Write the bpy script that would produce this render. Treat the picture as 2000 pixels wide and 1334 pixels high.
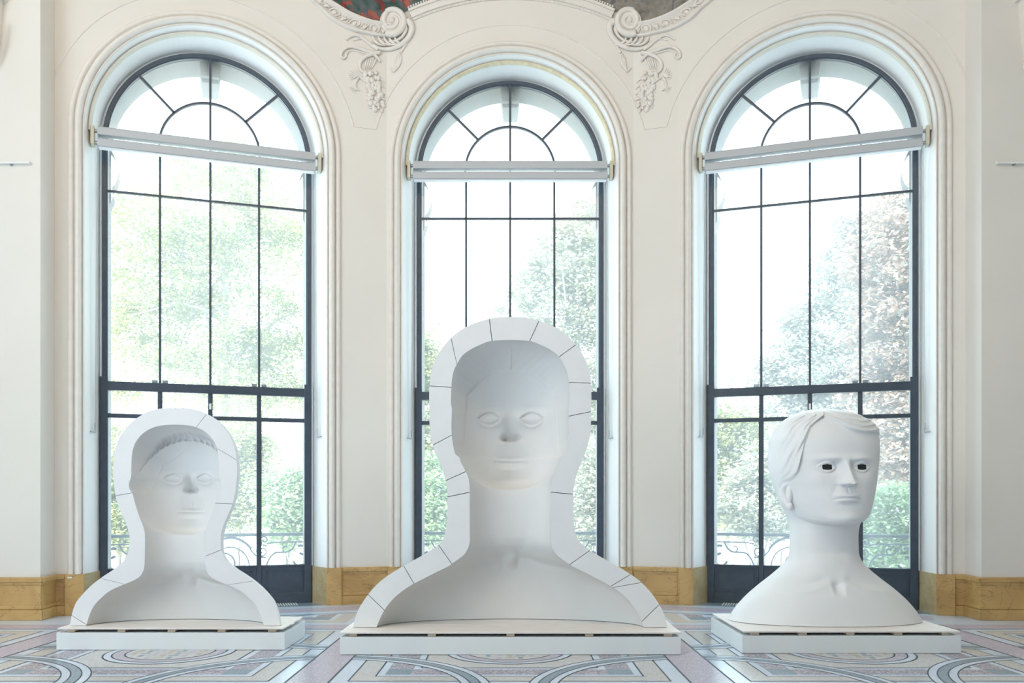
import bpy, bmesh, math, random
import numpy as np
from mathutils import Vector, Matrix

C = bpy.context.scene
for o in list(bpy.data.objects):
    bpy.data.objects.remove(o)
COL = C.collection
random.seed(7)
rng = np.random.default_rng(7)
PI = math.pi

# ------------------------------------------------------------------ camera, world, sun, lights, exposure
HC = 1.23            # camera height
FPX = 1750.0         # focal length in pixels of a 2000 px wide frame
CX, CY = 998.0, 975.0
cam_d = bpy.data.cameras.new('camera')
cam_d.sensor_width = 36.0
cam_d.lens = 36.0 * FPX / 2000.0
cam_d.shift_x = (1000.0 - CX) / 2000.0
cam_d.shift_y = (CY - 667.0) / 2000.0
cam_d.clip_end = 400
cam = bpy.data.objects.new('camera', cam_d)
cam.location = (0, 0, HC)
cam.rotation_euler = (PI / 2, 0, 0)
COL.objects.link(cam)
C.camera = cam

world = bpy.data.worlds.new('sky')
C.world = world
world.use_nodes = True
wn = world.node_tree.nodes
wbg = wn['Background']
wbg.inputs['Color'].default_value = (0.70, 0.89, 1.0, 1)
wbg.inputs['Strength'].default_value = 2.9

sun_d = bpy.data.lights.new('sun', 'SUN')
sun_d.energy = 9.0
sun_d.angle = math.radians(2.0)
sun_d.color = (1.0, 0.95, 0.84)
sun = bpy.data.objects.new('sun', sun_d)
sun.rotation_euler = Vector((0.42, 0.72, -0.62)).to_track_quat('-Z', 'Y').to_euler()
sun.location = (-20, -20, 30)
COL.objects.link(sun)


def area(name, loc, target, sx, sy, energy, color):
    d = bpy.data.lights.new(name, 'AREA')
    d.shape = 'RECTANGLE'
    d.size, d.size_y = sx, sy
    d.energy = energy
    d.color = color
    o = bpy.data.objects.new(name, d)
    o.location = loc
    o.rotation_euler = (Vector(target) - Vector(loc)).to_track_quat('-Z', 'Y').to_euler()
    COL.objects.link(o)
    return o


area('cool_fill', (-7.2, -1.8, 4.4), (1.2, 9, 1.8), 6.0, 6.0, 330, (0.80, 0.92, 1.0))  # added area light for cool fill; no window stands here
area('cool_fill_side', (-7.6, 2.6, 3.6), (2.0, 9, 1.2), 5.0, 4.5, 150, (0.76, 0.90, 1.0))  # second added fill from the left; the wall there is closed
area('warm_fill', (-1.0, 3.2, 7.6), (-0.6, 10.6, 5.5), 7.0, 1.6, 118, (1.0, 0.74, 0.50))  # added warm fill for the upper walls; no lamp fitting hangs here

C.view_settings.view_transform = 'Standard'
C.view_settings.look = 'None'
C.view_settings.exposure = 0.64
C.view_settings.gamma = 1.0
C.view_settings.use_curve_mapping = False


# ------------------------------------------------------------------ materials
def new_mat(name):
    m = bpy.data.materials.new(name)
    m.use_nodes = True
    nt = m.node_tree
    b = nt.nodes['Principled BSDF']
    return m, nt, b


def link(nt, a, b):
    nt.links.new(a, b)


def plain(name, col, rough=0.6, metal=0.0, spec=0.5, noise=0.03, scale=6.0, bump=0.0, bscale=60.0):
    m, nt, b = new_mat(name)
    b.inputs['Roughness'].default_value = rough
    b.inputs['Metallic'].default_value = metal
    b.inputs['Specular IOR Level'].default_value = spec
    tc = nt.nodes.new('ShaderNodeTexCoord')
    n = nt.nodes.new('ShaderNodeTexNoise')
    n.inputs['Scale'].default_value = scale
    n.inputs['Detail'].default_value = 4
    link(nt, tc.outputs['Object'], n.inputs['Vector'])
    r = nt.nodes.new('ShaderNodeValToRGB')
    c0 = [max(0, c * (1 - noise)) for c in col]
    c1 = [min(1, c * (1 + noise)) for c in col]
    r.color_ramp.elements[0].color = (*c0, 1)
    r.color_ramp.elements[1].color = (*c1, 1)
    r.color_ramp.elements[0].position = 0.3
    r.color_ramp.elements[1].position = 0.7
    link(nt, n.outputs['Fac'], r.inputs['Fac'])
    link(nt, r.outputs['Color'], b.inputs['Base Color'])
    if bump > 0:
        n2 = nt.nodes.new('ShaderNodeTexNoise')
        n2.inputs['Scale'].default_value = bscale
        link(nt, tc.outputs['Object'], n2.inputs['Vector'])
        bp = nt.nodes.new('ShaderNodeBump')
        bp.inputs['Strength'].default_value = bump
        bp.inputs['Distance'].default_value = 0.01
        link(nt, n2.outputs['Fac'], bp.inputs['Height'])
        link(nt, bp.outputs['Normal'], b.inputs['Normal'])
    return m


def speckle(name, cols, scale=140.0, rough=0.25):
    """terrazzo / granite: voronoi chips of several colours"""
    m, nt, b = new_mat(name)
    b.inputs['Roughness'].default_value = rough
    tc = nt.nodes.new('ShaderNodeTexCoord')
    v = nt.nodes.new('ShaderNodeTexVoronoi')
    v.inputs['Scale'].default_value = scale
    link(nt, tc.outputs['Object'], v.inputs['Vector'])
    sp = nt.nodes.new('ShaderNodeSeparateColor')
    link(nt, v.outputs['Color'], sp.inputs['Color'])
    r = nt.nodes.new('ShaderNodeValToRGB')
    r.color_ramp.interpolation = 'CONSTANT'
    els = r.color_ramp.elements
    while len(els) < len(cols):
        els.new(0.5)
    for i, c in enumerate(cols):
        els[i].position = i / len(cols)
        els[i].color = (*c, 1)
    link(nt, sp.outputs[0], r.inputs['Fac'])
    link(nt, r.outputs['Color'], b.inputs['Base Color'])
    return m


def marble(name, base, dark, vein, scale=3.0, rough=0.3):
    m, nt, b = new_mat(name)
    b.inputs['Roughness'].default_value = rough
    tc = nt.nodes.new('ShaderNodeTexCoord')
    n = nt.nodes.new('ShaderNodeTexNoise')
    n.inputs['Scale'].default_value = scale
    n.inputs['Detail'].default_value = 8
    n.inputs['Distortion'].default_value = 0.6
    link(nt, tc.outputs['Object'], n.inputs['Vector'])
    r = nt.nodes.new('ShaderNodeValToRGB')
    r.color_ramp.elements[0].color = (*dark, 1)
    r.color_ramp.elements[1].color = (*base, 1)
    r.color_ramp.elements[0].position = 0.3
    r.color_ramp.elements[1].position = 0.62
    link(nt, n.outputs['Fac'], r.inputs['Fac'])
    n2 = nt.nodes.new('ShaderNodeTexNoise')
    n2.inputs['Scale'].default_value = scale * 0.8
    n2.inputs['Detail'].default_value = 5
    n2.inputs['Distortion'].default_value = 1.4
    mp = nt.nodes.new('ShaderNodeMapping')
    mp.inputs['Rotation'].default_value = (0.3, 0.6, 0.4)
    mp.inputs['Scale'].default_value = (1, 1, 2.2)
    link(nt, tc.outputs['Object'], mp.inputs['Vector'])
    link(nt, mp.outputs['Vector'], n2.inputs['Vector'])
    r2 = nt.nodes.new('ShaderNodeValToRGB')
    els = r2.color_ramp.elements
    els[0].position = 0.485
    els[0].color = (0, 0, 0, 1)
    els[1].position = 0.5
    els[1].color = (1, 1, 1, 1)
    e = els.new(0.515)
    e.color = (0, 0, 0, 1)
    link(nt, n2.outputs['Fac'], r2.inputs['Fac'])
    mul = nt.nodes.new('ShaderNodeMath')
    mul.operation = 'MULTIPLY'
    mul.inputs[1].default_value = 0.55
    link(nt, r2.outputs['Color'], mul.inputs[0])
    mx = nt.nodes.new('ShaderNodeMix')
    mx.data_type = 'RGBA'
    link(nt, mul.outputs[0], mx.inputs['Factor'])
    link(nt, r.outputs['Color'], mx.inputs['A'])
    mx.inputs['B'].default_value = (*vein, 1)
    link(nt, mx.outputs['Result'], b.inputs['Base Color'])
    return m


def wood(name, light, dark, scale=6.0):
    m, nt, b = new_mat(name)
    b.inputs['Roughness'].default_value = 0.65
    tc = nt.nodes.new('ShaderNodeTexCoord')
    mp = nt.nodes.new('ShaderNodeMapping')
    mp.inputs['Scale'].default_value = (0.8, 9, 9)
    link(nt, tc.outputs['Object'], mp.inputs['Vector'])
    n = nt.nodes.new('ShaderNodeTexNoise')
    n.inputs['Scale'].default_value = scale
    n.inputs['Detail'].default_value = 6
    link(nt, mp.outputs['Vector'], n.inputs['Vector'])
    r = nt.nodes.new('ShaderNodeValToRGB')
    r.color_ramp.elements[0].color = (*dark, 1)
    r.color_ramp.elements[1].color = (*light, 1)
    r.color_ramp.elements[0].position = 0.3
    r.color_ramp.elements[1].position = 0.6
    link(nt, n.outputs['Fac'], r.inputs['Fac'])
    link(nt, r.outputs['Color'], b.inputs['Base Color'])
    return m


def leaf_mat(name, cols, trans=0.35):
    m, nt, b = new_mat(name)
    g = nt.nodes.new('ShaderNodeNewGeometry')
    r = nt.nodes.new('ShaderNodeValToRGB')
    els = r.color_ramp.elements
    while len(els) < len(cols):
        els.new(0.5)
    for i, c in enumerate(cols):
        els[i].position = i / max(1, len(cols) - 1)
        els[i].color = (*c, 1)
    link(nt, g.outputs['Random Per Island'], r.inputs['Fac'])
    link(nt, r.outputs['Color'], b.inputs['Base Color'])
    b.inputs['Roughness'].default_value = 0.6
    tr = nt.nodes.new('ShaderNodeBsdfTranslucent')
    link(nt, r.outputs['Color'], tr.inputs['Color'])
    mix = nt.nodes.new('ShaderNodeMixShader')
    mix.inputs[0].default_value = trans
    link(nt, b.outputs[0], mix.inputs[1])
    link(nt, tr.outputs[0], mix.inputs[2])
    link(nt, mix.outputs[0], nt.nodes['Material Output'].inputs['Surface'])
    return m


def glass_mat(name, veil=0.11):
    """thin old window glass: clear, faintly reflecting and veiled white to imitate haze outdoors"""
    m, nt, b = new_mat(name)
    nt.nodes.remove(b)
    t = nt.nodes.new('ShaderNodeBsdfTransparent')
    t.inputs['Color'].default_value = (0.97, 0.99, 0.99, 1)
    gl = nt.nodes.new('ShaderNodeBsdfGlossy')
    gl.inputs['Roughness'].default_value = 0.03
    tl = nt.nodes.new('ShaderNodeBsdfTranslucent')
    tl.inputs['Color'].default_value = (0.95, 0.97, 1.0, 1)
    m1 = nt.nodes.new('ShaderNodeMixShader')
    m1.inputs[0].default_value = veil  # translucent share whitens the view, imitating bright haze over the garden
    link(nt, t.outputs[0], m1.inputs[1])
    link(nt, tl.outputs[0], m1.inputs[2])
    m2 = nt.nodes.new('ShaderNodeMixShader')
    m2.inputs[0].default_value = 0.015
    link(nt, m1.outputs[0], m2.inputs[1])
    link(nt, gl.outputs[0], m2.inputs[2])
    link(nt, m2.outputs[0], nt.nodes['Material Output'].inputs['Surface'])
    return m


def painting_mat(name, kind):
    m, nt, b = new_mat(name)
    b.inputs['Roughness'].default_value = 0.5
    tc = nt.nodes.new('ShaderNodeTexCoord')
    n = nt.nodes.new('ShaderNodeTexNoise')
    n.inputs['Scale'].default_value = 7.0
    n.inputs['Detail'].default_value = 8
    n.inputs['Distortion'].default_value = 1.0
    link(nt, tc.outputs['Object'], n.inputs['Vector'])
    r = nt.nodes.new('ShaderNodeValToRGB')
    els = r.color_ramp.elements
    if kind == 'flowers':
        cols = [(0.02, 0.03, 0.05), (0.03, 0.08, 0.07), (0.07, 0.12, 0.10), (0.10, 0.13, 0.16), (0.16, 0.19, 0.14)]
    else:
        cols = [(0.10, 0.10, 0.09), (0.20, 0.19, 0.17), (0.26, 0.23, 0.19), (0.30, 0.29, 0.27), (0.15, 0.14, 0.14)]
    while len(els) < len(cols):
        els.new(0.5)
    for i, c in enumerate(cols):
        els[i].position = 0.3 + 0.4 * i / (len(cols) - 1)
        els[i].color = (*c, 1)
    link(nt, n.outputs['Fac'], r.inputs['Fac'])
    v = nt.nodes.new('ShaderNodeTexVoronoi')
    v.inputs['Scale'].default_value = 6.5 if kind == 'flowers' else 4.0
    nd = nt.nodes.new('ShaderNodeTexNoise')
    nd.inputs['Scale'].default_value = 11.0
    nd.inputs['Detail'].default_value = 3
    link(nt, tc.outputs['Object'], nd.inputs['Vector'])
    wp = nt.nodes.new('ShaderNodeMix')
    wp.data_type = 'RGBA'
    wp.blend_type = 'LINEAR_LIGHT'
    wp.inputs['Factor'].default_value = 0.16
    link(nt, tc.outputs['Object'], wp.inputs['A'])
    link(nt, nd.outputs['Color'], wp.inputs['B'])
    link(nt, wp.outputs['Result'], v.inputs['Vector'])
    r2 = nt.nodes.new('ShaderNodeValToRGB')
    r2.color_ramp.elements[0].color = (1, 1, 1, 1)
    r2.color_ramp.elements[1].color = (0, 0, 0, 1)
    k = 0.48 if kind == 'flowers' else 0.22
    r2.color_ramp.elements[0].position = k - 0.04
    r2.color_ramp.elements[1].position = k
    link(nt, v.outputs['Distance'], r2.inputs['Fac'])
    r3 = nt.nodes.new('ShaderNodeValToRGB')
    r3.color_ramp.elements[0].position = 0.4
    r3.color_ramp.elements[1].position = 0.62
    r3.color_ramp.elements[0].color = (0.20, 0.03, 0.03, 1) if kind == 'flowers' else (0.35, 0.12, 0.05, 1)
    r3.color_ramp.elements[1].color = (0.42, 0.12, 0.09, 1) if kind == 'flowers' else (0.14, 0.16, 0.13, 1)
    link(nt, n.outputs['Fac'], r3.inputs['Fac'])
    # flowers gather to the left / low side of the field
    sx = nt.nodes.new('ShaderNodeSeparateColor')
    link(nt, v.outputs['Color'], sx.inputs['Color'])
    gt = nt.nodes.new('ShaderNodeMath')
    gt.operation = 'GREATER_THAN'
    gt.inputs[1].default_value = 0.35
    link(nt, sx.outputs[0], gt.inputs[0])
    ml = nt.nodes.new('ShaderNodeMath')
    ml.operation = 'MULTIPLY'
    link(nt, gt.outputs[0], ml.inputs[0])
    link(nt, r2.outputs['Color'], ml.inputs[1])
    mx = nt.nodes.new('ShaderNodeMix')
    mx.data_type = 'RGBA'
    link(nt, ml.outputs[0], mx.inputs['Factor'])
    link(nt, r.outputs['Color'], mx.inputs['A'])
    link(nt, r3.outputs['Color'], mx.inputs['B'])
    link(nt, mx.outputs['Result'], b.inputs['Base Color'])
    return m


M = {}
M['wall'] = plain('wall_paint', (0.85, 0.81, 0.745), 0.65, noise=0.015, scale=1.5)
M['stucco'] = plain('stucco', (0.86, 0.82, 0.765), 0.6, noise=0.03, scale=12)
M['reveal'] = plain('reveal_paint', (0.93, 0.935, 0.925), 0.55, noise=0.01)
M['gilt'] = plain('aged_trim', (0.74, 0.66, 0.46), 0.6, noise=0.12, scale=14)
M['beige_trim'] = plain('beige_trim', (0.74, 0.71, 0.62), 0.6)
M['ceiling'] = plain('ceiling_paint', (0.85, 0.82, 0.76), 0.7)
M['iron'] = plain('iron_paint', (0.055, 0.075, 0.105), 0.4, noise=0.12, scale=10)  # base lifted towards blue to include window glare on the bars
M['iron_light'] = plain('weathered_iron', (0.10, 0.14, 0.17), 0.5, noise=0.2, scale=20)
M['steel'] = plain('steel', (0.35, 0.40, 0.44), 0.35, metal=0.8)
M['marble'] = marble('yellow_marble', (0.66, 0.43, 0.17), (0.52, 0.31, 0.11), (0.26, 0.14, 0.05))
M['marble_pale'] = marble('pale_marble', (0.62, 0.52, 0.32), (0.52, 0.38, 0.18), (0.32, 0.22, 0.11), 5.0)
M['plaster'] = plain('plaster', (0.83, 0.835, 0.84), 0.75, noise=0.02, scale=5, bump=0.06, bscale=45)
M['plaster_in'] = plain('plaster_cast', (0.80, 0.80, 0.79), 0.8, noise=0.03, scale=2.5, bump=0.06, bscale=45)
M['resin'] = plain('white_resin', (0.84, 0.85, 0.86), 0.45, noise=0.012, scale=4)
M['dark'] = plain('eye_black', (0.012, 0.012, 0.012), 0.3)  # paints the shade inside the eye holes
M['ply'] = wood('pale_plywood', (0.88, 0.85, 0.82), (0.79, 0.73, 0.68))
M['block'] = wood('pine_block', (0.72, 0.60, 0.47), (0.52, 0.39, 0.28))
M['plinth'] = plain('plinth_paint', (0.80, 0.84, 0.85), 0.5, noise=0.01)
M['blind'] = plain('blind_casing', (0.52, 0.54, 0.565), 0.45, noise=0.01)
M['blind_white'] = plain('blind_fabric', (0.86, 0.88, 0.90), 0.5, noise=0.01)
M['beige'] = plain('beige_bracket', (0.66, 0.60, 0.47), 0.5)
M['cord'] = plain('bead_cord', (0.55, 0.58, 0.60), 0.5)
M['pale_stone'] = plain('pale_stone', (0.78, 0.76, 0.72), 0.85, noise=0.05, scale=8)
M['stone'] = plain('facade_stone', (0.27, 0.265, 0.25), 0.85, noise=0.08, scale=8, bump=0.2, bscale=30)
M['gravel'] = plain('pale_gravel', (0.78, 0.76, 0.72), 0.9, noise=0.15, scale=3)
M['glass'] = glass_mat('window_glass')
M['white_stone'] = speckle('white_mosaic', [(0.66, 0.76, 0.91), (0.70, 0.80, 0.93), (0.62, 0.73, 0.89)], 120, .16)  # white chips tinted blue, sky reflection put into the colour
M['floor_beige'] = speckle('beige_mosaic', [(0.575, 0.57, 0.565), (0.63, 0.615, 0.605), (0.54, 0.535, 0.53), (0.68, 0.67, 0.66)], 120, .18)
M['floor_pink'] = speckle('pink_mosaic', [(0.48, 0.43, 0.53), (0.54, 0.48, 0.56), (0.44, 0.41, 0.52), (0.58, 0.54, 0.63)], 110)
M['floor_granite'] = speckle('violet_mosaic', [(0.30, 0.28, 0.36), (0.42, 0.39, 0.45), (0.26, 0.25, 0.33), (0.52, 0.48, 0.53)], 70)
M['floor_teal'] = speckle('slate_mosaic', [(0.22, 0.31, 0.38), (0.27, 0.35, 0.42), (0.19, 0.27, 0.34)], 100)
M['floor_tan'] = speckle('tan_mosaic', [(0.50, 0.42, 0.33), (0.46, 0.38, 0.30), (0.55, 0.46, 0.36)], 100)
M['joint'] = plain('joint_line', (0.06, 0.08, 0.10), 0.6)
M['paint_flowers'] = painting_mat('floral_painting', 'flowers')
M['paint_stone'] = painting_mat('stone_painting', 'stone')
M['leaf_yellow'] = leaf_mat('yellow_green_leaves', [(0.25, 0.29, 0.12), (0.36, 0.36, 0.14), (0.21, 0.27, 0.15), (0.42, 0.40, 0.18)])
M['leaf_pale'] = leaf_mat('pale_chestnut_leaves', [(0.33, 0.38, 0.30), (0.43, 0.43, 0.31), (0.36, 0.36, 0.30), (0.48, 0.44, 0.31)])
M['leaf_red'] = leaf_mat('russet_leaves', [(0.33, 0.26, 0.25), (0.46, 0.31, 0.23), (0.31, 0.33, 0.30), (0.52, 0.36, 0.26)])
M['leaf_grey'] = leaf_mat('grey_green_leaves', [(0.28, 0.34, 0.31), (0.34, 0.38, 0.33), (0.38, 0.34, 0.31), (0.43, 0.43, 0.34)])
M['leaf_green'] = leaf_mat('green_leaves', [(0.22, 0.34, 0.18), (0.32, 0.44, 0.24), (0.38, 0.47, 0.25), (0.27, 0.38, 0.24)])
M['bark'] = plain('bark', (0.40, 0.37, 0.32), 0.9, noise=0.2, scale=12)


# ------------------------------------------------------------------ object helpers
def tag(o, label=None, cat=None, group=None, kind=None):
    if label: o['label'] = label
    if cat: o['category'] = cat
    if group: o['group'] = group
    if kind: o['kind'] = kind
    return o


def empty(name, loc=(0, 0, 0), rz=0.0, parent=None):
    o = bpy.data.objects.new(name, None)
    o.location = loc
    o.rotation_euler = (0, 0, rz)
    o.empty_display_size = 0.2
    COL.objects.link(o)
    if parent: o.parent = parent
    return o


def link_mesh(name, me, parent=None, loc=None):
    o = bpy.data.objects.new(name, me)
    COL.objects.link(o)
    if parent: o.parent = parent
    if loc is not None: o.location = loc
    return o


class MB:
    """collects vertices and faces; build() links ONE mesh object"""

    def __init__(self):
        self.v, self.f = [], []

    def add(self, vs, fs):
        n = len(self.v)
        self.v.extend([tuple(p) for p in vs])
        self.f.extend([tuple(i + n for i in f) for f in fs])
        return self

    def box(self, x0, x1, y0, y1, z0, z1):
        return self.add([(x0, y0, z0), (x1, y0, z0), (x1, y1, z0), (x0, y1, z0),
                         (x0, y0, z1), (x1, y0, z1), (x1, y1, z1), (x0, y1, z1)],
                        [(0, 3, 2, 1), (4, 5, 6, 7), (0, 1, 5, 4), (1, 2, 6, 5), (2, 3, 7, 6), (3, 0, 4, 7)])

    def grid(self, P, closed_u=False, closed_v=False):
        """P: list of rows of points"""
        nu, nv = len(P), len(P[0])
        vs = [p for row in P for p in row]
        fs = []
        for i in range(nu if closed_u else nu - 1):
            for j in range(nv if closed_v else nv - 1):
                a, b = i, (i + 1) % nu
                c, d = j, (j + 1) % nv
                fs.append((a * nv + c, b * nv + c, b * nv + d, a * nv + d))
        return self.add(vs, fs)

    def tube(self, pts, rad, seg=8, caps=True, flat=1.0):
        pts = [Vector(p) for p in pts]
        n = len(pts)
        if not hasattr(rad, '__len__'): rad = [rad] * n
        rows = []
        t0 = (pts[1] - pts[0]).normalized()
        up = Vector((0, 0, 1)) if abs(t0.z) < 0.9 else Vector((0, 1, 0))
        nrm = (up - t0 * up.dot(t0)).normalized()
        for i in range(n):
            t = (pts[min(i + 1, n - 1)] - pts[max(i - 1, 0)])
            t = t.normalized() if t.length > 1e-9 else t0
            nrm = (nrm - t * nrm.dot(t))
            nrm = nrm.normalized() if nrm.length > 1e-6 else t.orthogonal().normalized()
            bi = t.cross(nrm)
            rows.append([pts[i] + (nrm * math.cos(2 * PI * k / seg) + bi * math.sin(2 * PI * k / seg)) * rad[i]
                         for k in range(seg)])
        base = len(self.v)
        self.grid(rows, closed_v=True)
        if caps:
            self.f.append(tuple(base + k for k in range(seg))[::-1])
            self.f.append(tuple(base + (n - 1) * seg + k for k in range(seg)))
        return self

    def sphere(self, c, r, nu=5, nv=8, sc=(1, 1, 1)):
        rows = []
        for i in range(nu + 1):
            a = PI * i / nu
            rr = max(math.sin(a), 0.02)
            rows.append([(c[0] + sc[0] * r * rr * math.cos(2 * PI * k / nv), c[1] + sc[1] * r * rr * math.sin(2 * PI * k / nv),
                          c[2] + sc[2] * r * math.cos(a)) for k in range(nv)])
        return self.grid(rows, closed_v=True)

    def mesh(self, name, mat, smooth=False, fix=True):
        me = bpy.data.meshes.new(name)
        me.from_pydata(self.v, [], self.f)
        if fix:
            bm = bmesh.new()
            bm.from_mesh(me)
            bmesh.ops.recalc_face_normals(bm, faces=bm.faces)
            bm.to_mesh(me)
            bm.free()
        if mat: me.materials.append(mat)
        if smooth:
            me.polygons.foreach_set('use_smooth', [True] * len(me.polygons))
        me.update()
        return me

    def build(self, name, mat, parent=None, smooth=False, fix=True, loc=None):
        return link_mesh(name, self.mesh(name, mat, smooth, fix), parent, loc)


def bevel(o, w, seg=2):
    md = o.modifiers.new('bevel', 'BEVEL')
    md.width = w
    md.segments = seg
    md.limit_method = 'ANGLE'
    return o


def copy_tree(o, parent=None):
    c = o.copy()
    COL.objects.link(c)
    if parent: c.parent = parent
    for ch in [x for x in bpy.data.objects if x.parent == o]:
        copy_tree(ch, c)
    return c


def catmull(pts, n=8):
    pts = [np.array(p, float) for p in pts]
    P = [2 * pts[0] - pts[1]] + pts + [2 * pts[-1] - pts[-2]]
    out = []
    for i in range(1, len(P) - 2):
        p0, p1, p2, p3 = P[i - 1:i + 3]
        for k in range(n):
            t = k / n
            out.append(0.5 * ((2 * p1) + (-p0 + p2) * t + (2 * p0 - 5 * p1 + 4 * p2 - p3) * t * t + (-p0 + 3 * p1 - 3 * p2 + p3) * t ** 3))
    out.append(pts[-1])
    return out


def pchip(xs, ys):
    xs, ys = np.array(xs, float), np.array(ys, float)
    h = np.diff(xs)
    d = np.diff(ys) / h
    m = np.zeros_like(xs)
    m[0], m[-1] = d[0], d[-1]
    for i in range(1, len(xs) - 1):
        if d[i - 1] * d[i] <= 0:
            m[i] = 0
        else:
            w1, w2 = 2 * h[i] + h[i - 1], h[i] + 2 * h[i - 1]
            m[i] = (w1 + w2) / (w1 / d[i - 1] + w2 / d[i])

    def f(x):
        x = np.clip(np.asarray(x, float), xs[0], xs[-1])
        i = np.clip(np.searchsorted(xs, x) - 1, 0, len(xs) - 2)
        t = (x - xs[i]) / h[i]
        return ((1 + 2 * t) * (1 - t) ** 2 * ys[i] + t * (1 - t) ** 2 * h[i] * m[i]
                + t * t * (3 - 2 * t) * ys[i + 1] + t * t * (t - 1) * h[i] * m[i + 1])
    return f


def sstep(a, b, x):
    t = np.clip((np.asarray(x, float) - a) / (b - a), 0, 1)
    return t * t * (3 - 2 * t)


# ------------------------------------------------------------------ the room in plan
TH = math.radians(18.7)
YW = 10.59                     # plane of the middle wall
X0 = -0.01
WZ = 0.436                     # top of the marble wainscot
ZS = 5.206                     # springing of the arches
ZC = 8.0                       # ceiling
R_OPEN, R_FRAME, REVEAL = 1.274, 1.138, 0.35
OL = Vector((-3.333 + X0, 9.966))
OR_ = Vector((3.333 + X0, 9.966))
DL = Vector((math.cos(TH), math.sin(TH)))
DR = Vector((math.cos(TH), -math.sin(TH)))
HALF = 1.458
XS = 4.79                      # where the side walls come forward
YS = 9.12
foldL = OL - DL * 1.56
foldR = OR_ + DR * 1.56
PLAN = [Vector((-8.0, YS)), Vector((-XS, YS)), foldL, OL - DL * HALF, OL + DL * HALF, Vector((X0 - HALF, YW)),
        Vector((X0 + HALF, YW)), OR_ - DR * HALF, OR_ + DR * HALF, foldR, Vector((XS, YS)), Vector((8.0, YS))]
SEG = [(PLAN[i + 1] - PLAN[i]).length for i in range(len(PLAN) - 1)]
SACC = [0.0]
for L_ in SEG: SACC.append(SACC[-1] + L_)
S_MID = SACC[5] + HALF
SACC = [s - S_MID for s in SACC]
S_LEFT = SACC[3] + HALF        # arc length position of the window axes
S_RIGHT = SACC[7] + HALF


def U(s, z, off=0.0, seg=None):
    """point on the unrolled inner wall: s along the plan, z up, off into the room"""
    i = 0
    while i < len(SEG) - 1 and s > SACC[i + 1]: i += 1
    if seg is not None: i = seg
    a, b = PLAN[i], PLAN[i + 1]
    t = (s - SACC[i]) / SEG[i]
    p = a + (b - a) * t
    d = (b - a).normalized()
    return Vector((p.x + d.y * off, p.y - d.x * off, z))


def px_wall(px, py):
    """photo pixel -> (s, z) on the inner wall"""
    dx = (px - CX) / FPX
    best = None
    for i in range(len(SEG)):
        a, b = PLAN[i], PLAN[i + 1]
        den = (b.x - a.x) - dx * (b.y - a.y)
        if abs(den) < 1e-9: continue
        t = (dx * a.y - a.x) / den
        if -1e-6 <= t <= 1 + 1e-6:
            y = a.y + (b.y - a.y) * t
            if best is None or y < best[0]: best = (y, SACC[i] + t * SEG[i])
    y, s = best
    return s, HC + (CY - py) * y / FPX


def W(px, py, off=0.0):
    s, z = px_wall(px, py)
    return U(s, z, off)


# ---- floor
fl = MB().box(-8.2, 8.2, -8.2, 10.75, -0.12, 0.0).build('floor', M['white_stone'])
tag(fl, kind='structure')
# ---- ceiling, side and rear walls
tag(MB().box(-8.2, 8.2, -8.2, 11.4, ZC, ZC + 0.2).build('ceiling', M['ceiling']), kind='structure')
tag(MB().box(-8.2, -8.0, -8.2, YS + 0.3, 0, ZC).build('wall_left', M['wall']), kind='structure')
tag(MB().box(8.0, 8.2, -8.2, YS + 0.3, 0, ZC).build('wall_right', M['wall']), kind='structure')
tag(MB().box(-8.2, 8.2, -8.2, -8.0, 0, ZC).build('wall_rear', M['wall']), kind='structure')


def arch_wall_mb(x0, x1, thick):
    """flat wall with an arched opening, local axes"""
    mb = MB()
    n = 64
    arc = [(R_OPEN * math.cos(PI - PI * k / n), ZS + R_OPEN * math.sin(PI * k / n)) for k in range(n + 1)]
    for (a, b) in ((x0, -R_OPEN), (R_OPEN, x1)):
        mb.add([(a, 0, 0), (b, 0, 0), (b, 0, ZC), (a, 0, ZC)], [(0, 1, 2, 3)])
    lo = [(x, 0, z) for x, z in arc]
    hi = [(x, 0, ZC) for x, z in arc]
    mb.grid([lo, hi])
    return mb


def wall_piece(name, pts, mat=None):
    mb = MB()
    mb.grid([[(p.x, p.y, 0) for p in pts], [(p.x, p.y, ZC) for p in pts]])
    return tag(mb.build(name, mat or M['wall'], fix=False), kind='structure')


wall_c = tag(arch_wall_mb(-HALF, HALF, 0).build('wall_back', M['wall'], fix=False, loc=(X0, YW, 0)), kind='structure')
wl = tag(arch_wall_mb(-1.56, HALF, 0).build('wall_back_left', M['wall'], fix=False, loc=(OL.x, OL.y, 0)), kind='structure')
wl.rotation_euler = (0, 0, TH)
wr = tag(arch_wall_mb(-HALF, 1.56, 0).build('wall_back_right', M['wall'], fix=False, loc=(OR_.x, OR_.y, 0)), kind='structure')
wr.rotation_euler = (0, 0, -TH)
wall_piece('wall_pier_left', [PLAN[4], PLAN[5]])
wall_piece('wall_pier_right', [PLAN[6], PLAN[7]])
wall_piece('wall_side_left', [PLAN[0], PLAN[1], PLAN[2]])
wall_piece('wall_side_right', [PLAN[9], PLAN[10], PLAN[11]])


# ------------------------------------------------------------------ windows
def arch_pts(r, z0, n=64):
    """left jamb up, over the arch, right jamb down: list of (x, z)"""
    return ([(-r, z0)] + [(r * math.cos(PI - PI * k / n), ZS + r * math.sin(PI * k / n)) for k in range(n + 1)] + [(r, z0)])


def arch_sweep(mb, prof, z0, closed=True, n=64):
    rows = []
    for (r, y) in prof:
        rows.append([(x, y, z) for x, z in arch_pts(r, z0, n)])
    mb.grid(rows, closed_u=closed)
    return mb


def arch_bar(r0, r1, y0, y1, z0):
    mb = MB()
    arch_sweep(mb, [(r0, y0), (r1, y0), (r1, y1), (r0, y1)], z0)
    return mb


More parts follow.
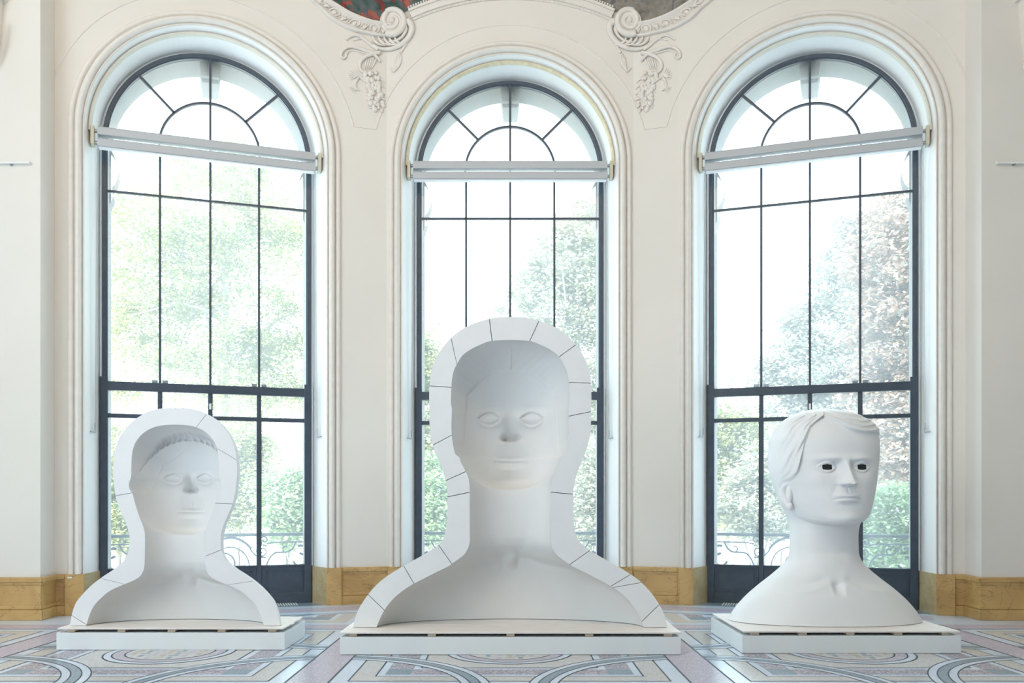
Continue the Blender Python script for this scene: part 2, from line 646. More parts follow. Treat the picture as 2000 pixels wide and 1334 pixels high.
FY = REVEAL                       # front of the iron frame
FD = 0.06
XM = 0.54                         # mullion spacing
Z_T0, Z_T1 = 2.443, 2.541         # transom
Z_B0, Z_B1 = 2.139, 2.186         # door head bar
Z_BAR = 4.661
Z_PAN = 0.445
ARC_C, ARC_R = ZS + 0.03, 0.55


def build_window(name, loc, rz):
    w = empty(name, loc, rz)
    tag(w, kind='structure')
    rv = MB()
    rows = []
    for (r, y) in ((R_OPEN, -0.001), (R_FRAME + 0.004, FY + 0.12)):
        rows.append([(x, y, z) for x, z in arch_pts(r, WZ)])
    rv.grid(rows)
    rv.build('reveal', M['reveal'], w, fix=False)
    for s in (-1, 1):
        mp = MB()
        y1 = FY + 0.03
        q = R_FRAME + 0.006
        mp.add([(s * (R_OPEN + 0.0), -0.012, 0), (s * q, y1, 0), (s * q, y1, WZ), (s * (R_OPEN + 0.0), -0.012, WZ),
                (s * (R_OPEN + .06), 0.02, 0), (s * (q + .06), y1, 0), (s * (q + .06), y1, WZ), (s * (R_OPEN + .06), 0.02, WZ)],
               [(0, 1, 2, 3), (4, 5, 6, 7), (3, 2, 6, 7), (0, 1, 5, 4), (0, 3, 7, 4), (1, 2, 6, 5)])
        mp.build('marble_slab', M['marble_pale'], w)
    # roll moulding and flat band round the opening
    a = R_OPEN
    prof = [(a, -0.0), (a, -0.022), (a + .012, -0.026), (a + .014, -0.004), (a + .020, -0.004)]
    for k in range(9):
        t = PI * k / 8
        prof.append((a + .058 - .036 * math.cos(t), -0.014 - .060 * math.sin(t)))
    prof += [(a + .098, -0.004), (a + .106, -0.004), (a + .108, -0.036), (a + .150, -0.036), (a + .158, -0.02), (a + .160, 0.0)]
    mo = MB()
    arch_sweep(mo, prof, WZ, closed=False, n=72)
    mo.build('roll_moulding', M['stucco'], w, smooth=True, fix=False)
    # narrow aged strip in the reveal, from the blind brackets up
    st = MB()
    r_in = R_OPEN - (R_OPEN - R_FRAME) * 0.26
    rows = [[(r * math.cos(PI - PI * k / 64), y, ZS + r * math.sin(PI * k / 64)) for k in range(65)]
            for (r, y) in ((r_in + .006, 0.07), (r_in - .012, 0.07), (r_in - .026, 0.115), (r_in + .006, 0.115))]
    st.grid(rows, closed_u=True)
    st.build('arch_strip', M['gilt'], w)
    # iron frame
    bevel(arch_bar(R_FRAME - .046, R_FRAME, FY, FY + FD, 0.0).build('frame', M['iron'], w), .008)
    arch_bar(R_FRAME - .056, R_FRAME - .04, FY + .015, FY + FD - .015, 0.0).build('inner_bead', M['iron'], w)
    ri = R_FRAME - .046

    def rect(nm, x0, x1, z0, z1, y0=FY + .01, y1=FY + .05, m='iron', bev=.004):
        return bevel(MB().box(x0, x1, y0, y1, z0, z1).build(nm, M[m], w), bev)
    rect('transom', -ri, ri, Z_T0, Z_T1, FY - .01, FY + FD)
    rect('transom', -ri, ri, Z_B0, Z_B1)
    rect('glazing_bar', -ri, ri, Z_BAR - .012, Z_BAR + .012)
    for x in (-XM, 0, XM):
        rect('mullion', x - .0125, x + .0125, Z_T1, (ZS + .03) if x else ZS + ri)
        rect('mullion', x - .025, x + .025, Z_B1, Z_T0)
        rect('mullion', x - .028, x + .028, 0.03, Z_B0, FY, FY + FD)
    for s in (-1, 1):                                   # wider jambs below the transom
        rect('jamb', s * (R_FRAME - .03) - .05, s * (R_FRAME - .03) + .03, 0.0, Z_T1 + .05, FY - .012, FY + FD)
    # fan light
    fa = MB()
    rows = [[(r * math.cos(PI - PI * k / 40), y, ARC_C + r * math.sin(PI * k / 40)) for k in range(41)]
            for (r, y) in ((ARC_R - .012, FY + .01), (ARC_R + .012, FY + .01), (ARC_R + .012, FY + .05), (ARC_R - .012, FY + .05))]
    fa.grid(rows, closed_u=True)
    fa.build('fan_arc', M['iron'], w)
    for s in (-1, 1):
        fb = MB()
        c, sn = math.cos(PI / 4), math.sin(PI / 4)
        d = .012
        pts = []
        for (r) in (ARC_R, ri + .01):
            for o_ in (-d, d):
                pts.append((s * (r * c - o_ * sn), ARC_C + r * sn + o_ * c))
        vs = [(x, FY + .01, z) for x, z in pts] + [(x, FY + .05, z) for x, z in pts]
        fb.add(vs, [(0, 1, 3, 2), (4, 5, 7, 6), (0, 1, 5, 4), (2, 3, 7, 6), (0, 2, 6, 4), (1, 3, 7, 5)])
        fb.build('fan_bar', M['iron'], w)
    # lower panels
    xs = [-ri, -XM, 0, XM, ri]
    for k in range(4):
        x0, x1 = xs[k] + .028, xs[k + 1] - .028
        if k == 0: x0 = xs[0]
        if k == 3: x1 = xs[4]
        p = rect('door_panel', x0, x1, 0.10, Z_PAN, FY + .012, FY + .05)
        mb = MB()
        i0, i1, j0, j1 = x0 + .05, x1 - .05, .17, Z_PAN - .05
        q = .014
        for (a0, a1, b0, b1) in ((i0, i1, j0, j0 + q), (i0, i1, j1 - q, j1), (i0, i0 + q, j0, j1), (i1 - q, i1, j0, j1)):
            mb.box(a0, a1, FY + .002, FY + .014, b0, b1)
        fr = mb.build('panel_moulding', M['iron'], p)
        rect('panel_rail', x0, x1, Z_PAN - .012, Z_PAN + .012, FY - .002, FY + .05)
    rect('bottom_rail', -ri, ri, 0.0, .085, FY - .015, FY + .05)
    rect('bottom_rail', -ri, ri, .083, .125, FY - .010, FY + .04)
    rect('latch', -.012, .012, 2.26, 2.33, FY - .012, FY + .01, 'blind_white')
    for x in (-XM, XM):
        for s in (-1, 1):
            rect('hinge', x + s * .055 - .03, x + s * .055 + .03, Z_T1, Z_T1 + .035, FY, FY + .03, 'steel')
    # panes
    gy = FY + .032

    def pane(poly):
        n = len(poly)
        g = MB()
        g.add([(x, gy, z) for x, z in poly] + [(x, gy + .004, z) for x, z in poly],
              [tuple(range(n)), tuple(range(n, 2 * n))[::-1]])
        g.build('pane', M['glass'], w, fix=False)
    for k in range(4):
        x0, x1 = xs[k], xs[k + 1]
        for (z0, z1) in ((Z_PAN, Z_B0), (Z_B1, Z_T0), (Z_T1, Z_BAR), (Z_BAR, ZS)):
            pane([(x0, z0), (x1, z0), (x1, z1), (x0, z1)])
    for s in (-1, 1):
        arc = [(s * ARC_R * math.cos(PI / 2 * k / 12), ARC_C + ARC_R * math.sin(PI / 2 * k / 12)) for k in range(13)]
        pane([(0, ZS)] + [(s * ARC_R, ZS)] + arc)
        for (q0, q1) in ((0, PI / 4), (PI / 4, PI / 2)):
            o_ = [(s * ri * math.cos(q0 + (q1 - q0) * k / 10), ZS + ri * math.sin(q0 + (q1 - q0) * k / 10)) for k in range(11)]
            i_ = [(s * ARC_R * math.cos(q0 + (q1 - q0) * k / 10), ARC_C + ARC_R * math.sin(q0 + (q1 - q0) * k / 10)) for k in range(11)]
            if q0 == 0: i_ = [(s * ARC_R, ZS)] + i_
            pane(o_ + i_[::-1])
    # outside stone arch with keystone and carved imposts
    so = MB()
    r0 = R_FRAME - .045
    ob = FY + .10
    arch_sweep(so, [(r0, ob), (r0, ob + .42), (1.75, ob + .42), (1.75, ob)], -0.3)
    so.build('stone_arch', M['stone'], w)
    ks = MB()
    zt = ZS + r0
    for (hw0, hw1, z0, z1, y0, y1) in ((.10, .125, zt - .16, zt + .06, ob + .02, ob + .50), (.085, .10, zt - .20, zt - .16, ob + .10, ob + .54)):
        ks.add([(-hw0, y0, z0), (hw0, y0, z0), (hw0, y1, z0), (-hw0, y1, z0), (-hw1, y0, z1), (hw1, y0, z1), (hw1, y1, z1), (-hw1, y1, z1)],
               [(0, 1, 2, 3), (4, 5, 6, 7), (0, 1, 5, 4), (1, 2, 6, 5), (2, 3, 7, 6), (3, 0, 4, 7)])
    for x in (-.05, .05):
        ks.box(x - .012, x + .012, ob + .005, ob + .03, zt - .13, zt + .02)
    ks.build('keystone', M['stone'], w)
    for s in (-1, 1):
        im = MB()
        prof = [(0.0, ZS + .05), (.05, ZS - .02), (.09, ZS - .14), (.10, ZS - .26), (.07, ZS - .36), (.03, ZS - .42), (.05, ZS - .50), (.02, ZS - .58), (0, ZS - .64)]
        prof = catmull(prof, 4)
        im.grid([[(s * (r0 + .01 - p[0]), y, p[1]) for p in prof] for y in (ob + .22, ob + .28, ob + .42, ob + .46)])
        im.build('impost_scroll', M['stone'], w, smooth=True)
    return w


WIN = {'left': build_window('window_1', (OL.x, OL.y, 0), TH)}
w2 = copy_tree(WIN['left'])
w2.location = (X0, YW, 0)
w2.rotation_euler = (0, 0, 0)
w3 = copy_tree(WIN['left'])
w3.location = (OR_.x, OR_.y, 0)
w3.rotation_euler = (0, 0, -TH)
w2.name, w3.name = 'window_2', 'window_3'
for w_ in (WIN['left'], w3):
    for o in bpy.data.objects:
        if o.parent == w_ and o.name.startswith('arch_strip'):
            o.material_slots[0].link = 'OBJECT'
            o.material_slots[0].material = M['beige_trim']
FRAMES = [((OL.x, OL.y, 0), TH, 'left'), ((X0, YW, 0), 0.0, 'middle'), ((OR_.x, OR_.y, 0), -TH, 'right')]


# ------------------------------------------------------------------ wainscot, trims
def ubox(mb, s0, s1, z0, z1, off):
    i = 0
    while i < len(SEG) - 1 and (s0 + s1) / 2 > SACC[i + 1]: i += 1
    a, b = s0, s1
    # at an outer corner of the plan run on by the thickness, so that the pieces meet
    ea = off if (i in (1,) and abs(a - SACC[i]) < 1e-6) or (i == 10 and abs(a - SACC[i]) < 1e-6) else 0
    eb = off if (i in (0,) and abs(b - SACC[i + 1]) < 1e-6) or (i == 9 and abs(b - SACC[i + 1]) < 1e-6) else 0
    P = [U(a, z0, 0, i), U(b, z0, 0, i), U(b + eb, z0, off, i), U(a - ea, z0, off, i),
         U(a, z1, 0, i), U(b, z1, 0, i), U(b + eb, z1, off, i), U(a - ea, z1, off, i)]
    mb.add(P, [(0, 3, 2, 1), (4, 5, 6, 7), (0, 1, 5, 4), (1, 2, 6, 5), (2, 3, 7, 6), (3, 0, 4, 7)])
    return mb


def wainscot(name, runs, strips):
    root = tag(empty(name), kind='structure')
    for (s0, s1) in runs:
        bevel(ubox(MB(), s0, s1, 0, WZ, .012).build('marble_panel', M['marble'], root), .003)
        bevel(ubox(MB(), s0, s1, WZ - .055, WZ, .038).build('cap_rail', M['marble'], root), .012, 3)
        ubox(MB(), s0, s1, WZ - .075, WZ - .055, .024).build('cap_bead', M['marble'], root)
        bevel(ubox(MB(), s0, s1, 0, .105, .034).build('base_block', M['marble'], root), .006)
        bevel(ubox(MB(), s0, s1, .105, .150, .022).build('base_bead', M['marble'], root), .010, 3)
    for (s0, s1) in strips:
        bevel(ubox(MB(), s0, s1, 0, WZ, .05).build('marble_pilaster', M['marble'], root), .004)
    return root


ST = .165
wainscot('baseboard_pier_left', [(S_LEFT + R_OPEN + ST, SACC[4]), (SACC[4], SACC[5]), (SACC[5], -R_OPEN - ST)],
         [(S_LEFT + R_OPEN, S_LEFT + R_OPEN + ST), (-R_OPEN - ST, -R_OPEN)])
wainscot('baseboard_pier_right', [(R_OPEN + ST, SACC[6]), (SACC[6], SACC[7]), (SACC[7], S_RIGHT - R_OPEN - ST)],
         [(R_OPEN, R_OPEN + ST), (S_RIGHT - R_OPEN - ST, S_RIGHT - R_OPEN)])
wainscot('baseboard_left', [(SACC[0], SACC[1]), (SACC[1], SACC[2]), (SACC[2], SACC[3])], [(SACC[3], S_LEFT - R_OPEN)])
wainscot('baseboard_right', [(SACC[8], SACC[9]), (SACC[9], SACC[10]), (SACC[10], SACC[11])], [(S_RIGHT + R_OPEN, SACC[8])])


def ridge(pts_sz, w, h, closed=False):
    """thin raised line on the wall through (s, z) points"""
    mb = MB()
    P = [np.array(p, float) for p in pts_sz]
    rows = [[], [], [], []]
    for i, p in enumerate(P):
        a, b = P[max(i - 1, 0)], P[min(i + 1, len(P) - 1)]
        t = b - a
        t = t / (np.linalg.norm(t) + 1e-9)
        n = np.array((-t[1], t[0]))
        for k, (o_, f) in enumerate(((-w, 0.0), (-w * .4, h), (w * .4, h), (w, 0.0))):
            q = p + n * o_
            rows[k].append(U(q[0], q[1], f))
    mb.grid(rows)
    return mb


def arcsz(sc, r, a0, a1, n=48, zc=ZS):
    return [(sc + r * math.cos(a0 + (a1 - a0) * k / n), zc + r * math.sin(a0 + (a1 - a0) * k / n)) for k in range(n + 1)]


RA = 1.63
t1 = tag(empty('trim_1'), kind='structure')
a_lo = math.asin((5.585 - ZS) / RA)
for sc in (S_LEFT, 0.0, S_RIGHT):
    lo_r = a_lo
    lo_l = PI - a_lo
    if sc == S_LEFT: lo_l = PI - math.acos(min(1, (S_LEFT - SACC[2] + .0) / RA)) if (S_LEFT - SACC[2]) < RA else lo_l
    if sc == S_RIGHT: lo_r = math.acos(min(1, (SACC[9] - S_RIGHT) / RA)) if (SACC[9] - S_RIGHT) < RA else lo_r
    ridge(arcsz(sc, RA, lo_r, lo_l, 72), .010, .010).build('archivolt_line', M['stucco'], t1, fix=False)
for (sa, sb) in ((S_LEFT, 0.0), (0.0, S_RIGHT)):
    x = RA * math.cos(a_lo)
    ridge([(sa + x, 5.585), ((sa + sb) / 2, 5.585), (sb - x, 5.585)], .008, .010).build('spandrel_foot', M['stucco'], t1, fix=False)


# ------------------------------------------------------------------ stucco ornament and paintings over the piers
def wall_curve(pts, n=8):
    return [px_wall(p[0], p[1]) for p in catmull(pts, n)]


def wtube(mb, pts, r0, r1=None, n=8, off=0.0, seg=8, bell=False):
    c = catmull(pts, n)
    P = [W(p[0], p[1], off) for p in c]
    m = len(P)
    r1 = r0 if r1 is None else r1
    r0, r1 = r0 * 1.25, r1 * 1.25
    if bell:
        R = [max(.002, (r0 + (r1 - r0) * i / (m - 1)) * (math.sin(PI * (0.08 + 0.84 * i / (m - 1))))) for i in range(m)]
    else:
        R = [r0 + (r1 - r0) * i / (m - 1) for i in range(m)]
    mb.tube(P, R, seg)
    return mb


def ornament(name, mx, paint_key, plabel):
    """mx(px) maps the left ornament to either side"""
    root = tag(empty(name), kind='structure')
    T = lambda L: [(mx(x), y) for x, y in L]
    low = T([(560, -60), (580, -28), (602, 0), (623, 18), (646, 40), (680.5, 58.7), (715, 68), (744, 73.6), (768, 72)])
    upp = T([(600, -60), (618, -28), (640, 0), (657.5, 12.7), (680.5, 26.5), (703.5, 36.8), (726.5, 44.3), (747, 47.7), (766, 50)])
    lc, uc = catmull(low, 10), catmull(upp, 10)
    # carved border: hollow band between two fillets
    mb = MB()
    rows = []
    for f, off in ((0, 0), (0.0, .05), (.12, .055), (.2, .03), (.5, .018), (.8, .035), (.88, .065), (1.0, .07), (1.0, .0)):
        rows.append([W(a[0] + (b[0] - a[0]) * f, a[1] + (b[1] - a[1]) * f, off) for a, b in zip(lc, uc)])
    mb.grid(rows)
    mb.build('carved_border', M['stucco'], root, smooth=True, fix=False)
    m = len(lc)
    for k, i in enumerate(range(8, m - 4, 7)):
        a, b = np.array(lc[i]), np.array(uc[i])
        c = a + (b - a) * .5
        t = np.array(lc[i + 1]) - np.array(lc[i - 1])
        t = t / np.linalg.norm(t)
        nrm = (b - a) / np.linalg.norm(b - a)
        egg = MB()
        if k % 2 == 0:
            ring = [tuple(c + t * 9.0 * math.cos(q) + nrm * 8.0 * math.sin(q)) for q in np.linspace(-.7, PI + .7, 14)]
            egg.tube([W(p[0], p[1], .035) for p in ring], .010, 6)
            ctr = W(*(c - nrm * 1.0), .03)
            egg.sphere(ctr, .028, 6, 10, (1, .7, 1))
            for s in (-1, 1):
                r2 = [tuple(c + t * s * (12 + 1.5 * math.cos(q)) + nrm * 8 * math.sin(q)) for q in np.linspace(-1.3, 1.3, 7)]
                egg.tube([W(p[0], p[1], .03) for p in r2], .006, 5)
        else:
            for q in (-.6, 0, .6):
                p0 = c - nrm * 7
                p1 = c + nrm * 6 * math.cos(q) + t * 9 * math.sin(q)
                egg.tube([W(p0[0], p0[1], .03), W(*(p0 * .5 + p1 * .5), .042), W(p1[0], p1[1], .03)], [.006, .012, .004], 6)
        egg.build('egg_ornament' if k % 2 == 0 else 'leaf_dart', M['stucco'], root, smooth=True)
    # volute
    v = MB()
    cx, cy = 766, 44
    sp, rad = [], []
    for k in range(64):
        q = k / 63
        a = -0.2 + q * 2 * PI * 1.75
        r = 4 + 24 * q ** 0.85
        ang = PI * 0.75 - a
        sp.append((mx(cx + r * math.cos(ang) * 1.0), cy - r * math.sin(ang)))
        rad.append(.014 + .026 * q)
    v.tube([W(x, y, .05) for x, y in sp], rad, 10)
    v.sphere(W(mx(cx), cy, .05), .036, 6, 10)
    v.build('volute', M['stucco'], root, smooth=True)
    bk = MB()
    ring = [(mx(cx + 25 * math.cos(q)), cy - 25 * math.sin(q)) for q in np.linspace(0, 2 * PI, 25)[:-1]]
    bk.add([W(x, y, .045) for x, y in ring] + [W(x, y, 0) for x, y in ring],
           [tuple(range(24))] + [(i, (i + 1) % 24, 24 + (i + 1) % 24, 24 + i) for i in range(24)])
    bk.build('volute_disc', M['stucco'], root)
    tl = MB()
    wtube(tl, T([(796, 42), (804, 52), (803, 66), (796, 78), (782, 90), (764, 97), (744, 97), (728, 90)]), .034, .012, off=.02, seg=10)
    wtube(tl, T([(792, 52), (793, 62), (786, 74), (774, 82), (760, 84)]), .020, .006, off=.03)
    tl.build('volute_tail', M['stucco'], root, smooth=True)
    ac = MB()
    for dx in range(5):
        x = 733 + dx * 11
        wtube(ac, T([(x - 6, 73), (x - 2, 82), (x + 8, 89), (x + 20, 91 - dx * .5)]), .020, .008, off=.025, bell=True)
    ac.build('acanthus_leaf', M['stucco'], root, smooth=True)
    tn = MB()
    wtube(tn, T([(738, 98), (726, 90), (714, 80), (704, 73), (694, 70), (684, 73), (676, 79)]), .018, .007, off=.012)
    wtube(tn, T([(724, 84), (712, 78), (700, 77), (690, 80)]), .010, .005, off=.008)
    wtube(tn, T([(734, 106), (716, 101), (700, 95), (686, 92), (674, 96), (667, 104), (666, 112), (671, 115), (676, 110), (675, 104)]), .019, .009, off=.014)
    wtube(tn, T([(724, 108), (706, 103), (692, 99), (682, 100), (677, 106)]), .010, .006, off=.008)
    tn.build('tendril', M['stucco'], root, smooth=True)
    cs = MB()
    wtube(cs, T([(742, 104), (726, 107), (712, 113), (704, 122), (702, 133), (707, 141), (716, 144), (726, 142)]), .020, .010, off=.018)
    for i in range(5):
        wtube(cs, T([(716 + i * 5, 116 - i), (714 + i * 4, 126), (712 + i * 3, 137)]), .012, .006, off=.01, bell=True)
    wtube(cs, T([(730, 108), (738, 116), (742, 122)]), .016, .008, off=.02)
    wtube(cs, T([(700, 152), (694, 162), (694, 172), (702, 178)]), .013, .006, off=.012)
    wtube(cs, T([(700, 150), (712, 158), (722, 166), (724, 176), (714, 180)]), .018, .008, off=.012, bell=True)
    cs.build('shell_scroll', M['stucco'], root, smooth=True)
    lf = MB()
    for i in range(4):
        wtube(lf, T([(780 - i * 2, 104 + i * 3), (783 - i * 3, 118 + i * 3), (776 - i * 2, 134 + i * 2), (766 - i * 1.5, 142 - i * 3)]), .016, .007, off=.012, bell=True)
    wtube(lf, T([(798, 70), (792, 88), (782, 104)]), .016, .012, off=.006)
    lf.build('side_leaf', M['stucco'], root, smooth=True)
    r_ = random.Random(5)
    fw = MB()
    for k in range(72):
        t = r_.random()
        x = 722 + 26 * t + r_.uniform(-15, 13) - 12 * t * t
        y = 148 + 60 * t + r_.uniform(-9, 9)
        fw.sphere(W(mx(x), y, .012), r_.uniform(.018, .036), 4, 6, (1, .8, 1))
    for k in range(5):
        t = k / 4
        wtube(fw, T([(735 + 6 * t, 150 + 55 * t), (745 + 8 * t, 156 + 52 * t), (752 + 3 * t, 164 + 45 * t)]), .012, .005, off=.008, bell=True)
    wtube(fw, T([(738, 200), (730, 208), (722, 212), (718, 206)]), .009, .004, off=.006)
    fw.build('flower_garland', M['stucco'], root, smooth=True)
    sg = MB()
    for k in range(7):
        a = 2.0 + k * .28
        wtube(sg, T([(700, 148), (700 + 9 * math.cos(a), 148 - 9 * math.sin(a) * .9), (700 + 19 * math.cos(a), 148 - 17 * math.sin(a))]), .009, .004, off=.006, bell=True)
    for k in range(5):
        a = 3.3 + k * .25
        wtube(sg, T([(698, 168), (698 + 8 * math.cos(a), 168 - 8 * math.sin(a)), (698 + 16 * math.cos(a), 168 - 16 * math.sin(a))]), .008, .004, off=.006, bell=True)
    sg.build('leaf_sprig', M['stucco'], root, smooth=True)
    # the painted field behind the border
    pnt = MB()
    up2 = T([(766, 50), (778, 34), (800, 19), (824, 9), (850, 0), (900, -14)])
    edge = [uc[i] for i in range(0, len(uc), 3)] + catmull(up2, 4)
    n = len(edge)
    pnt.grid([[W(x, y, .008) for x, y in edge], [W(x, -125 if y > -120 else y - 5, .008) for x, y in edge]])
    p = pnt.build('ceiling_painting', M[paint_key], fix=False)
    tag(p, plabel, 'painting', 'painted panels over the piers')
    return root


ornament('trim_2', lambda x: x, 'paint_flowers', 'dark painting of red flowers and leaves in the upper left stucco frame')
ornament('trim_3', lambda x: 1994.5 - x, 'paint_stone', 'grey painting of weathered stone and sparse leaves in the upper right stucco frame')
# beaded arch between the two volutes
t4 = tag(empty('trim_4'), kind='structure')


def px_arc(R, a):
    return (999 + R * math.sin(a), 467 - R * math.cos(a))


for nm, R0, R1, o_ in (('arch_fillet', 489, 484, .05), ('arch_hollow', 484, 479, .03), ('arch_band', 479, 471, .045), ('arch_edge', 471, 467, .02)):
    mb = MB()
    rows = [[], [], [], []]
    for a in np.linspace(-.425, .425, 48):
        for k, (R, f) in enumerate(((R0, 0), (R0, o_), (R1, o_), (R1, 0))):
            rows[k].append(W(*px_arc(R, a), f))
    mb.grid(rows)
    mb.build(nm, M['stucco'], t4, fix=False)
bm_ = MB().sphere((0, 0, 0), .013, 5, 8).mesh('bead', M['stucco'], True)
for a in np.arange(-.42, .421, .0108):
    link_mesh('bead', bm_, t4, W(*px_arc(491.5, a), .045))
bm2 = MB().sphere((0, 0, 0), .009, 4, 6).mesh('pearl', M['stucco'], True)
for a in np.arange(-.40, .401, .016):
    link_mesh('pearl', bm2, t4, W(*px_arc(469, a), .022))


# wall consoles at the picture's edges
def console(sgn, label):
    x = sgn * 5.29
    root = tag(empty('wall_console', (x, YS, 5.60)), label, 'wall bracket', 'stucco brackets on the side walls')
    k = -sgn
    prof = [(0.0, 0.0), (.05, .03), (.07, .12), (.10, .22), (.16, .34), (.20, .46), (.18, .58), (.22, .62), (.22, .70)]
    c = catmull(prof, 4)
    mb = MB()
    mb.grid([[(hw * (0.55 + .45 * p[1] / .7), -p[0] * f, p[1]) for p in c] for hw, f in ((-.13, 0), (-.13, .75), (-.09, 1), (.09, 1), (.13, .75), (.13, 0))])
    mb.build('bracket_body', M['stucco'], root, smooth=True)
    b2 = MB().box(-.17, .17, -.25, 0, .68, .74).box(-.20, .20, -.28, 0, .74, .79)
    b2.build('bracket_cap', M['stucco'], root)
    lf = MB()
    for i in range(5):
        q = (i - 2) * .045
        lf.tube([(q, -.05, .02), (q * 1.4, -.12, .18), (q * 1.6, -.20, .36), (q * 1.8, -.21, .46)], [.006, .022, .024, .010], 6)
    lf.build('bracket_leaf', M['stucco'], root, smooth=True)
    cap = MB()
    for i in range(9):
        a = (i - 4) * .32
        cap.tube([(0.05 * math.sin(a), -.10, .80), (.12 * math.sin(a), -.22, .90), (.17 * math.sin(a), -.20, 1.02)], [.014, .022, .008], 6)
    cap.sphere((0, -.14, .86), .07, 6, 10)
    cap.build('bracket_finial', M['stucco'], root, smooth=True)
    dr = MB().sphere((0, -.03, -.04), .045, 6, 10).sphere((0, -.03, -.12), .028, 6, 10)
    dr.build('bracket_drop', M['stucco'], root, smooth=True)


console(-1, 'carved stucco bracket high on the left side wall')
console(1, 'carved stucco bracket high on the right side wall')


# picture rails
def rail(x0, x1, label):
    z = HC + (CY - 320) * YS / FPX
    root = tag(empty('picture_rail', ((x0 + x1) / 2, YS, z)), label, 'picture rail', 'white hanging rails')
    h = (x1 - x0) / 2
    MB().tube([(-h, -.03, 0), (h, -.03, 0)], .011, 10).build('rail_rod', M['reveal'], root)
    for s in (-1, 1):
        MB().sphere((s * h, -.03, 0), .015, 6, 10).build('end_cap', M['reveal'], root)
    for q in (-.35, .35):
        MB().box(q * h * 1.6 - .008, q * h * 1.6 + .008, -.035, .0, -.022, -.005).build('rail_clip', M['steel'], root)


rail(-5.75, (59 - CX) * YS / FPX, 'thin white hanging rail on the left side wall')
rail((1944 - CX) * YS / FPX, 5.75, 'thin white hanging rail on the right side wall')

# small white socket plate on the left wainscot
pz = W(137.5, 1127.5, .051)
so_ = tag(empty('wall_plate', pz, math.radians(18.7)), 'tiny white plate on the yellow marble wainscot left of the windows', 'wall plate')
bevel(MB().box(-.022, .022, -.006, .0, -.008, .008).build('plate', M['blind_white'], so_), .002)


# ------------------------------------------------------------------ roller blinds
def blind(loc, rz, label):
    root = tag(empty('roller_blind', loc, rz), label, 'roller blind', 'roller blinds across the windows')
    y = .13
    hw = 1.158
    zc = 5.155
    for dz in (.062, -.062):
        mb = MB()
        prof = []
        for k in range(12):
            a = 2 * PI * k / 12
            prof.append((.052 * math.cos(a) * 1.05, .046 * math.sin(a)))
        prof = [(-.05, -.044), (.05, -.044), (.055, -.03), (.055, .03), (.045, .044), (-.04, .044), (-.052, .03), (-.052, -.034)]
        mb.grid([[(x, y + p[0], zc + dz + p[1]) for p in prof] for x in (-hw, hw)], closed_v=True)
        mb.f.append(tuple(range(8)))
        mb.f.append(tuple(range(8, 16)))
        mb.build('casing', M['blind'], root)
    bevel(MB().box(-hw + .01, hw - .01, y - .035, y + .035, zc - .122, zc - .106).build('hem_bar', M['blind_white'], root), .004)
    xb = R_OPEN - (R_OPEN - R_FRAME) * (y / REVEAL)
    for s in (-1, 1):
        bevel(MB().box(min(s * (xb - .036), s * xb), max(s * (xb - .036), s * xb), y - .075, y + .05, zc - .10, zc + .10).build('bracket', M['beige'], root), .004)
        for dz in (.065, -.065):
            MB().tube([(s * (hw - .005), y, zc + dz), (s * (xb - .01), y, zc + dz)], .022, 10).build('end_pin', M['steel'], root)
        zl = 1.96
        c = MB()
        for d in (0, .022):
            c.tube([(s * (hw + .012 - d * .3), y + .06 + d, zc - .1), (s * (xb - .03 - d * .3), y + .06 + d, zl)], .0035, 5)
        cd = c.build('pull_cord', M['cord'], root)
        h = MB().tube([(s * (xb - .03), y + .085, zl), (s * (xb + .002), y - .03, zl)], .007, 8)
        h.tube([(s * (xb - .03), y + .07, zl + .02), (s * (xb - .03), y + .07, zl + .10)], .006, 6)
        h.build('cord_hook', M['steel'], cd)
    return root


blind(*FRAMES[0][:2], 'pale grey double roller blind across the left window, slanting down to the right')
blind(*FRAMES[1][:2], 'grey double roller blind across the middle window, seen level')
blind(*FRAMES[2][:2], 'grey double roller blind across the right window, slanting up to the right')


# ------------------------------------------------------------------ floor grilles by the doors
def grille(loc, rz, label):
    root = tag(empty('floor_grille', loc, rz), label, 'floor grille', 'floor grilles at the doors')
    MB().add([(-1.26, -.02, .001), (1.26, -.02, .001), (1.13, .34, .001), (-1.13, .34, .001),
              (-1.26, -.02, .0035), (1.26, -.02, .0035), (1.13, .34, .0035), (-1.13, .34, .0035)],
             [(0, 1, 2, 3), (4, 5, 6, 7), (0, 1, 5, 4), (1, 2, 6, 5), (2, 3, 7, 6), (3, 0, 4, 7)]).build('stone_sill', M['floor_teal'], root)
    for k in range(4):
        x0 = -1.0 + k * .5
        MB().box(x0 + .02, x0 + .48, .06, .31, .0035, .006).build('grate_plate', M['iron_light'], root)
        b = MB()
        for i in range(15):
            x = x0 + .045 + i * .029
            b.box(x - .007, x + .007, .065, .305, .006, .012)
        b = b.build('grate_bars', M['plinth'], root)
        b['kind'] = 'stuff'


grille(*FRAMES[0][:2], 'grey floor grating at the foot of the left window')
grille(*FRAMES[1][:2], 'grey floor grating at the foot of the middle window')
grille(*FRAMES[2][:2], 'grey floor grating at the foot of the right window')

# ------------------------------------------------------------------ mosaic floor: inlaid pieces
PXX, PYY = 2.72, 2.86
KY = PYY / PXX
PC_X, PC_Y = X0, 7.20


def slab(poly, z0, z1):
    n = len(poly)
    mb = MB()
    mb.add([(x, y * KY, z1) for x, y in poly] + [(x, y * KY, z0) for x, y in poly],
           [tuple(range(n))] + [(i, (i + 1) % n, n + (i + 1) % n, n + i) for i in range(n)])
    return mb


def rectp(x0, x1, y0, y1):
    return [(x0, y0), (x1, y0), (x1, y1), (x0, y1)]


PIECES = []          # (name, mesh, centre)


